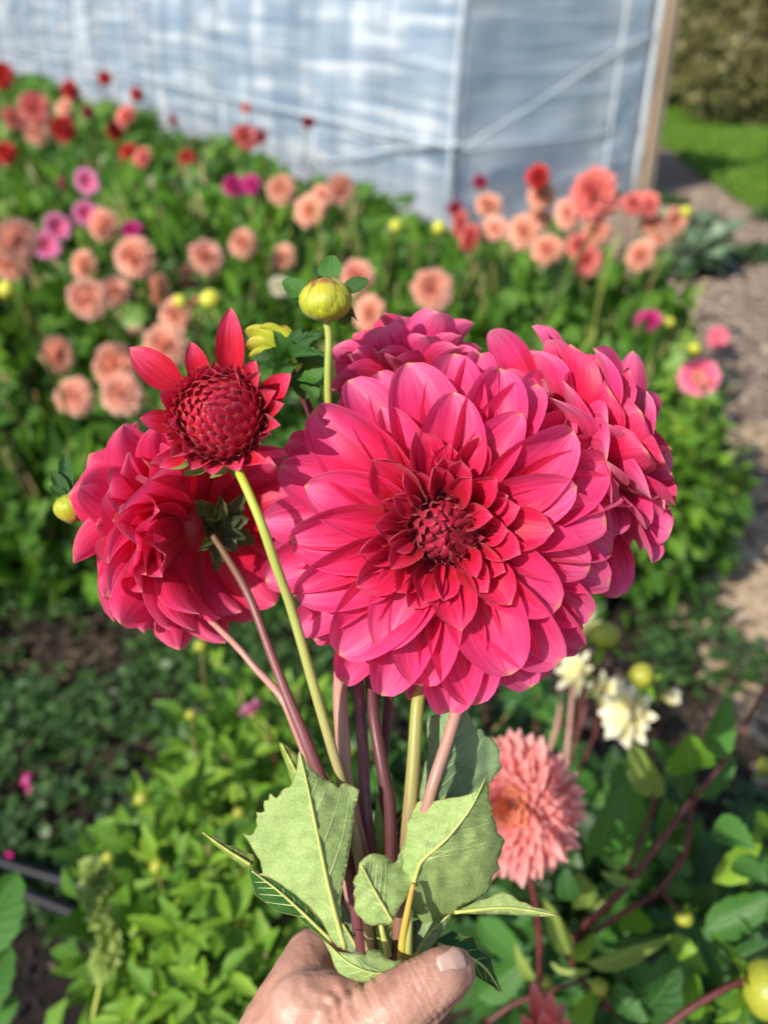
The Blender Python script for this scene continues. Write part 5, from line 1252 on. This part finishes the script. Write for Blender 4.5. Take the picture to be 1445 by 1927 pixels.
def hero_leaf(parent, outline, dep, mat, mid=None, gx=0.0, gy=0.0, fold=.00018, conc=0.0, cup=(0, 0), midr=(.0003, .0011), lat=True, ribm=None, wav=.004, seed=0, label=None, nlat=8, freq=.012):
    """outline in crop pixels; gx, gy depth change per pixel (m); fold lifts the blade away on both sides of the midrib"""
    pl = [c3(p) for p in outline]; md = [c3(p) for p in mid] if mid else None
    dense = []
    rr = random.Random(seed)
    for i in range(len(pl)):
        a = pl[i]; b = pl[(i+1) % len(pl)]; L = math.hypot(b[0]-a[0], b[1]-a[1]); k = max(1, int(L/7))
        nx, ny = (b[1]-a[1])/max(L, .01), -(b[0]-a[0])/max(L, .01)
        for j in range(k):
            t = j/k; w = rr.uniform(-.3, .3) if j else 0
            dense.append((a[0]+(b[0]-a[0])*t+nx*w, a[1]+(b[1]-a[1])*t+ny*w))
    pl = dense
    cx = sum(p[0] for p in pl)/len(pl); cy = sum(p[1] for p in pl)/len(pl)
    mc = catmull([Vector((*p, 0)) for p in md], 24) if md else None
    def dmid(x, y):
        if not mc: return 0
        best = 1e9
        for i in range(len(mc)-1):
            a, b = mc[i], mc[i+1]; ab = b-a; t = max(0, min(1, ((x-a.x)*ab.x+(y-a.y)*ab.y)/(ab.x*ab.x+ab.y*ab.y+1e-9)))
            d = math.hypot(x-a.x-ab.x*t, y-a.y-ab.y*t); best = min(best, d)
        return best
    def Z(x, y):
        d = dmid(x, y)
        z = dep+gx*(x-cx)+gy*(y-cy)+fold*d+conc*((x-cx)**2+(y-cy)**2)*1e-6
        z += wav*noise.noise(Vector((x*freq, y*freq, seed)))*min(1, .25+d/40)+wav*.45*noise.noise(Vector((x*freq*3.5, y*freq*4.5, seed+3)))
        return z+cup[0]*max(0, (x-cx))**2*1e-6+cup[1]*max(0, (y-cy))**2*1e-6
    x0, x1 = min(p[0] for p in pl), max(p[0] for p in pl); y0, y1 = min(p[1] for p in pl), max(p[1] for p in pl)
    pts = [Vector(p) for p in pl]; step = 6.5; yv = y0; row = 0
    pa = np.array(pl)
    def edged(x, y): return float(np.min(np.abs(pa[:, 0]-x)+np.abs(pa[:, 1]-y)))
    while yv < y1:
        xv = x0+(step/2 if row % 2 else 0)
        while xv < x1:
            if inpoly(xv, yv, pl) and edged(xv, yv) > 3.5: pts.append(Vector((xv, yv)))
            xv += step
        yv += step*.87; row += 1
    vo, _, fo, *_ = delaunay_2d_cdt(pts, [], [list(range(len(pl)))], 1, .001)
    V = [P(v.x, v.y, Z(v.x, v.y)) for v in vo]; U = [(v.x/100, v.y/100) for v in vo]
    Fc = [tuple(f) for f in fo]
    me = mesh('leaf', V, Fc, uv=U); o = link('leaf', me, parent, mat)
    if label: o['label'] = label
    # real thickness
    so = o.modifiers.new('thickness', 'SOLIDIFY'); so.thickness = .00035; so.offset = 0
    # reddish hair-thin margin
    ep_ = [P(x, y, Z(x, y)-.0001) for x, y in pl]; Vt, Ft, Ut = tube_data(ep_+[ep_[0]], [.00022], n=len(ep_), sides=4); link('margin', mesh('margin', Vt, Ft, uv=Ut), o, EDGEM)
    if mc:
        mp_ = [P(p.x, p.y, Z(p.x, p.y)-.0006) for p in mc[::2]]
        tube('midrib', mp_, midr, ribm or RIB, o, n=24, sides=8)
        if lat:
            ps = []
            for k in range(nlat):
                i = int(2+(len(mc)-6)*(k+.3)/nlat); a = mc[i]; tdir = (mc[i-1]-mc[i+1]).normalized()     # towards the tip
                for sg in (-1, 1):
                    an = sg*math.radians(38); dx, dy = tdir.x*math.cos(an)-tdir.y*math.sin(an), tdir.x*math.sin(an)+tdir.y*math.cos(an)
                    q = [(a.x, a.y)]; x, y = a.x, a.y; s_ = 0
                    while inpoly(x+dx*6, y+dy*6, pl) and s_ < 60:
                        x += dx*4; y += dy*4; s_ += 1; q.append((x, y))
                        rot = -sg*.008+.03*noise.noise(Vector((x*.05, y*.05, k))); dx, dy = dx*math.cos(rot)-dy*math.sin(rot), dx*math.sin(rot)+dy*math.cos(rot)
                    if len(q) > 3:
                        q3 = [P(x, y, Z(x, y)-.0002) for x, y in q[::2]]; ps.append(tube_data(q3, [.00032, .00011], n=len(q3)*2, sides=5))
            if ps:
                Vt, Ft, Ut = join_data(ps); link('veins', mesh('veins', Vt, Ft, uv=Ut), o, VEIN)
    return o, Z
# behind first, front last
hero_leaf(RF, [(1045,50),(1070,100),(1090,150),(1120,155),(1130,180),(1160,190),(1178,215),(1190,240),(1188,280),(1200,305),(1170,340),(1160,362),(1130,380),(1120,400),(1050,470),(1000,560),(920,640),(880,560),(870,420),(890,300),(905,250),(900,130),(905,105),(960,90),(1010,70)], .432, HLG,
    mid=[(1040,70),(990,230),(930,420),(890,620)], wav=.004, seed=3, midr=(.0004,.0012), nlat=6, label='large grey green leaf in the shade behind the stems')
hero_leaf(CB, [(310,205),(345,225),(385,262),(388,300),(440,290),(475,300),(510,350),(520,420),(470,520),(400,520),(370,400),(340,300),(322,255)], .44, HLY, mid=[(320,215),(380,330),(450,480)], wav=.003, seed=5, midr=(.0004,.001), nlat=4)
hero_leaf(CB, [(600,660),(625,635),(660,610),(700,615),(720,560),(770,500),(805,470),(812,560),(800,640),(770,700),(760,800),(700,860),(640,840),(600,780)], .435, HD, mid=[(800,490),(720,640),(670,820)], wav=.004, seed=6, nlat=4)
hero_leaf(ex, [(700,420),(715,470),(735,545),(745,640),(700,700),(672,690),(676,620),(690,520)], .43, HLY, wav=.002, seed=7)
hero_leaf(BF, [(430,800),(560,850),(620,900),(660,960),(665,1010),(640,1040),(600,1045),(560,1030),(540,960),(500,900)], .432, HLG, mid=[(470,830),(560,930),(620,1030)], wav=.003, seed=8, nlat=5, midr=(.0003,.001))
hero_leaf(main, [(830,930),(900,900),(960,910),(1000,890),(960,960),(930,1010),(900,1050),(850,1100),(820,1095),(815,1000)], .428, HLG, mid=[(990,895),(900,980),(830,1090)], wav=.003, seed=9, nlat=4, midr=(.0003,.001))
hero_leaf(RF, [(930,1000),(1000,960),(1045,985),(1085,985),(1100,1030),(1150,1060),(1160,1100),(1180,1160),(1205,1215),(1160,1180),(1110,1150),(1060,1110),(1000,1060),(920,1050)], .44, HD, mid=[(1200,1210),(1110,1090),(940,1010)], wav=.003, seed=10, nlat=5, midr=(.0003,.001))
hero_leaf(bl, [(185,705),(235,735),(300,760),(370,810),(430,870),(490,940),(535,1005),(505,1008),(440,955),(380,900),(345,893),(300,880),(250,842),(215,815),(200,770)], .409, HD, mid=[(200,720),(330,820),(520,1000)], wav=.002, seed=11, nlat=6, midr=(.0003,.001), fold=.0001, label='glossy dark green upper side of a leaf')
hero_leaf(bl, [(0,565),(30,580),(60,592),(100,618),(130,622),(150,632),(178,648),(205,655),(210,680),(195,700),(180,712),(150,690),(110,660),(60,622)], .412, HLY, mid=[(5,568),(100,635),(195,695)], wav=.002, seed=12, nlat=5, midr=(.0003,.0008))
hero_leaf(RF, [(1000,888),(1060,862),(1105,838),(1140,832),(1165,818),(1200,805),(1240,820),(1265,842),(1295,848),(1320,865),(1360,872),(1430,900),(1350,902),(1200,892),(1100,892)], .425, HL, mid=[(1420,898),(1220,868),(1010,886)], wav=.002, seed=13, nlat=8, midr=(.0003,.001), label='narrow pointed leaf sticking out to the right')
hero_leaf(main, [(655,930),(700,935),(760,925),(765,980),(755,1050),(735,1075),(690,1060),(670,1000)], .417, HLY, mid=[(715,935),(728,990),(745,1060)], wav=.002, seed=14, nlat=4, midr=(.0012,.002))
o, z = hero_leaf(main, [(1140,325),(1143,370),(1148,400),(1146,430),(1156,460),(1160,500),(1175,530),(1180,570),(1196,582),(1210,600),(1200,625),(1195,650),(1180,680),(1190,712),(1170,728),(1160,740),(1156,770),(1145,800),(1120,822),(1095,828),(1060,850),(1030,868),(1010,890),(980,905),(960,920),(935,925),(905,940),(880,925),(868,908),(845,905),(832,880),(838,840),(812,850),(790,820),(800,740),(770,690),(800,630),(812,600),(815,570),(820,525),(832,510),(838,485),(850,470),(860,448),(875,440),(900,456),(930,442),(960,435),(1000,428),(1030,425),(1055,418),(1080,410),(1100,390),(1120,380)], .400, HL,
    mid=[(1132,350),(1095,430),(1060,490),(980,590),(900,660),(868,700),(845,780)], wav=.004, seed=21, gx=-.00004, fold=.00016, nlat=9, midr=(.0002,.0010), cup=(1.2, 1.0), label='broad pale green leaf at the right, light underside showing')
hero_leaf(main, [(770,690),(752,680),(740,662),(715,655),(690,650),(668,655),(650,668),(630,690),(628,712),(625,730),(612,745),(605,765),(612,790),(606,812),(612,840),(608,870),(622,895),(640,910),(650,925),(680,938),(700,935),(735,936),(760,928),(775,895),(790,860),(822,820),(850,760),(880,650),(850,600),(815,640)], .398, HL,
    mid=[(640,700),(690,800),(760,920)], wav=.005, seed=22, gx=.00005, fold=.00010, nlat=6, midr=(.0003,.0008), cup=(0, 0), label='small rounded side lobe of the pale leaf')
tube('petiole', [P(*c3((845,770)), .4005), P(*c3((826,860)), .401), P(*c3((808,960)), .404), P(*c3((800,1040)), .408), P(*c3((800,1110)), .412)], [.0011, .0019, .0026], RIBR, main, n=16, sides=10)
tube('petiole', [P(*c3((828,880)), .404), P(*c3((822,980)), .406), P(*c3((820,1100)), .412)], [.0019, .0028], RIB, main, n=16, sides=10)
o, z = hero_leaf(bl, [(388,243),(402,256),(415,280),(430,302),(455,325),(480,346),(505,362),(530,374),(545,390),(556,375),(572,368),(588,374),(600,380),(628,398),(622,430),(608,470),(606,510),(600,550),(592,620),(580,690),(565,760),(552,850),(560,940),(575,1030),(545,1026),(515,990),(480,920),(430,862),(370,812),(300,762),(262,742),(225,735),(245,728),(238,700),(235,680),(215,652),(200,625),(183,596),(163,570),(190,580),(205,574),(214,555),(222,540),(218,515),(222,500),(218,486),(240,488),(252,480),(248,458),(250,440),(268,437),(270,420),(274,410),(290,426),(300,430),(310,418),(320,400),(332,390),(352,385),(365,365),(372,340),(380,320),(384,280)], .392, HL,
    mid=[(392,252),(415,350),(432,430),(465,590),(500,760),(540,920),(572,1030)], wav=.003, seed=23, gx=.00003, fold=.00012, nlat=7, midr=(.0003,.0013), cup=(0, 0), label='broad pale green leaf at the left with notched tip')
hero_leaf(main, [(478,988),(500,1010),(530,1040),(565,1048),(600,1050),(638,1045),(650,1062),(660,1040),(682,1034),(710,1040),(722,1056),(740,1072),(770,1082),(785,1076),(805,1076),(800,1095),(790,1112),(765,1135),(740,1150),(710,1158),(680,1165),(650,1166),(620,1160),(590,1150),(570,1140),(545,1125),(530,1100),(515,1050),(495,1015)], .3885, HL,
    mid=[(500,1010),(590,1090),(700,1130),(790,1100)], wav=.003, seed=24, fold=.0001, nlat=6, midr=(.0003,.0007), conc=1.3, gy=-.00003, label='pale leaf folded over the edge of the hand')

# =================================================================== HAND
def skin_mat():
    m, nt, out = newmat('skin')
    tc = N(nt, 'ShaderNodeTexCoord'); v = tc.outputs['Object']
    n1 = N(nt, 'ShaderNodeTexNoise', i_Scale=45.0, i_Detail=4.0); nt.links.new(v, n1.inputs['Vector'])
    n2 = N(nt, 'ShaderNodeTexNoise', i_Scale=420.0, i_Detail=4.0); nt.links.new(v, n2.inputs['Vector'])
    mp = N(nt, 'ShaderNodeMapping'); nt.links.new(v, mp.inputs[0]); mp.inputs['Rotation'].default_value = (0, .7, 0); mp.inputs['Scale'].default_value = (1, 1, 2.6)
    n3 = N(nt, 'ShaderNodeTexVoronoi', feature='DISTANCE_TO_EDGE', i_Scale=330.0); nt.links.new(mp.outputs[0], n3.inputs['Vector'])
    n4 = N(nt, 'ShaderNodeTexNoise', i_Scale=150.0, i_Detail=3.0, i_Distortion=.8); nt.links.new(mp.outputs[0], n4.inputs['Vector'])
    col = ramp(nt, n1.outputs[0], [(.30, (.35, .17, .125)), (.5, (.44, .235, .175)), (.72, (.53, .32, .25))])
    fr_ = ramp(nt, n2.outputs[0], [(.55, (1, 1, 1)), (.75, (.80, .62, .55))]); col = mixc(nt, .5, col, fr_, 'MULTIPLY')
    cr = ramp(nt, n3.outputs[0], [(0, (.74, .60, .55)), (.08, (1, 1, 1))]); col = mixc(nt, .13, col, cr, 'MULTIPLY')
    p = N(nt, 'ShaderNodeBsdfPrincipled'); nt.links.new(col, p.inputs['Base Color']); p.inputs['Roughness'].default_value = .48
    p.inputs['Subsurface Weight'].default_value = .25; p.inputs['Subsurface Radius'].default_value = (1, .3, .16); p.inputs['Subsurface Scale'].default_value = .004
    e3 = ramp(nt, n3.outputs[0], [(0, (0, 0, 0)), (.12, (1, 1, 1))])
    h = math_(nt, 'ADD', math_(nt, 'MULTIPLY', e3, .22), math_(nt, 'ADD', math_(nt, 'MULTIPLY', n4.outputs[0], 1.8), math_(nt, 'MULTIPLY', n2.outputs[0], .3)))
    bm = N(nt, 'ShaderNodeBump', i_Strength=.55, i_Distance=.0004); nt.links.new(h, bm.inputs['Height']); nt.links.new(bm.outputs[0], p.inputs['Normal'])
    nt.links.new(p.outputs[0], out.inputs[0]); return m
SKIN = skin_mat()
hand = thing('person', P(560, 2000, .42), 'person\'s bare left fist gripping the flower stems at the bottom', 'person')
def capsule_chain(bm, pts, radii, n=20, s=20):
    c = catmull(pts, n); rr = np.interp(np.linspace(0, 1, n+1), np.linspace(0, 1, len(radii)), radii)
    for p, r in zip(c, rr):
        bmesh.ops.create_uvsphere(bm, u_segments=14, v_segments=9, radius=r, matrix=Matrix.Translation(p))
def hp(*l): return [P(*p) for p in l]
chains = [  # thumb: metacarpal, proximal, tip
 (hp((600,2010,.405), (660,1955,.392), (730,1905,.386), (790,1862,.387), (830,1836,.390), (852,1826,.394)), [.019, .0185, .0160, .0134, .0124, .0108]),
 (hp((795,1880,.392), (838,1848,.394)), [.0125, .0105]),
 # web between thumb and index
 (hp((570,1900,.405), (640,1888,.405), (700,1905,.402)), [.018, .0135, .013]),
 # index metacarpal and knuckle
 (hp((480,2050,.405), (530,1940,.410), (562,1860,.418), (586,1800,.432)), [.022, .0205, .0165, .0135]),
 (hp((586,1800,.432), (640,1815,.460), (710,1830,.468), (775,1850,.458), (800,1885,.440)), [.0132, .0115, .0108, .010, .0085]),
 # back of the hand and other knuckles (middle, ring, little)
 (hp((470,2080,.42), (545,1960,.430), (590,1890,.445)), [.023, .021, .014]),
 (hp((590,1900,.447), (650,1905,.477), (730,1915,.480), (790,1935,.462), (800,1965,.44)), [.0128, .0115, .011, .010, .0085]),
 (hp((480,2130,.44), (560,2020,.450), (600,1970,.458)), [.022, .020, .013]),
 (hp((600,1975,.458), (660,1990,.485), (735,1995,.484), (790,2010,.465), (795,2040,.445)), [.0125, .0112, .0105, .0095, .008]),
 (hp((500,2170,.455), (580,2090,.463), (615,2045,.468)), [.019, .018, .0115]),
 (hp((615,2045,.468), (665,2060,.488), (730,2065,.484), (775,2075,.468), (780,2100,.452)), [.0108, .0095, .009, .0082, .007]),
 # palm mass and heel
 (hp((560,2120,.425), (620,2010,.425), (640,1950,.425)), [.026, .022, .015]),
 (hp((500,2060,.405), (600,1990,.402)), [.024, .020]),
 # wrist and forearm
 (hp((560,2120,.425), (440,2300,.415), (250,2600,.40), (60,2950,.39)), [.030, .027, .033, .042]),
 (hp((520,2150,.43), (400,2320,.43)), [.027, .026])]
bm = bmesh.new()
for pts, r in chains: capsule_chain(bm, pts, r)
me = bpy.data.meshes.new('hand_src'); bm.to_mesh(me); bm.free()
tmp = bpy.data.objects.new('hand_src', me); COL.objects.link(tmp)
rm = tmp.modifiers.new('r', 'REMESH'); rm.mode = 'VOXEL'; rm.voxel_size = .0013
sm = tmp.modifiers.new('s', 'SMOOTH'); sm.iterations = 16; sm.factor = .6
dg = bpy.context.evaluated_depsgraph_get(); hm = bpy.data.meshes.new_from_object(tmp.evaluated_get(dg)); bpy.data.objects.remove(tmp); hm.name = 'body'
co = np.zeros(len(hm.vertices)*3, dtype=np.float32); no = np.zeros_like(co); hm.vertices.foreach_get('co', co); hm.vertices.foreach_get('normal', no); co = co.reshape(-1, 3); no = no.reshape(-1, 3)
J = P(790, 1850, .378); Jd = (P(851, 1822, .393)-P(730, 1905, .386)).normalized()
J2 = P(700, 1905, .375)
webc = P(640, 1895, .385); webd = (P(700, 1960, .40)-P(560, 1830, .40)).normalized()
for i in range(len(co)):
    p = Vector(co[i]); h = .0005*noise.noise(p*110)+.0003*noise.noise(p*240)
    for c_, wd_ in ((J, .008), (J2, .009)):
        a = (p-c_).dot(Jd); r = (p-c_).length
        if r < .022: h += -.0006*max(0, math.sin(a*2100+2*noise.noise(p*150)))*math.exp(-(a/wd_)**2)
    a = (p-webc); r = a.length
    if r < .04: h += .0009*math.sin(a.dot(RT*.55+UP*.83)*900+5*noise.noise(p*60))*math.exp(-(r/.02)**2)
    co[i] += no[i]*h
hm.vertices.foreach_set('co', co.ravel()); hm.polygons.foreach_set('use_smooth', np.ones(len(hm.polygons), dtype=bool)); hm.update()
link('hand', hm, hand, SKIN)
# thumb nail: curved plate set in the skin near the tip, facing right and up towards the camera
NAIL = solid_mat('nail', (.46, .26, .21), (.56, .36, .30), rough=.36, scale=60, spec=.5, sss=.2)
def nail(c, along, out_, L, Wd, parent):
    x = along.normalized(); z = (out_-x*out_.dot(x)).normalized(); y = z.cross(x); V = []; Fc = []; U = []
    n1, n2 = 12, 12
    for i in range(n1+1):
        u = i/n1
        hw = Wd*.5*(1-.35*max(0, (u-.75)/.25)**2-.3*max(0, (.18-u)/.18)**2)
        for j in range(n2+1):
            v = -1+2*j/n2; V.append(c+x*((u-.5)*L)+y*(hw*math.sin(v*1.25)/math.sin(1.25))+z*(-(1-math.cos(v*1.25))*hw*.75-.0006*abs(u-.5)*4)); U.append((u, (v+1)/2))
    for i in range(n1):
        for j in range(n2): q = i*(n2+1)+j; Fc.append((q, q+1, q+n2+2, q+n2+1))
    o = link('thumbnail', mesh('thumbnail', V, Fc, uv=U), parent, NAIL); s_ = o.modifiers.new('t', 'SOLIDIFY'); s_.thickness = .0004; s_.offset = 0
    return o
nail(P(859, 1829, .3826), (RT*.80+UP*.20+FW*.52), (RT*.50+UP*.05-FW*.85), .0140, .0165, hand)
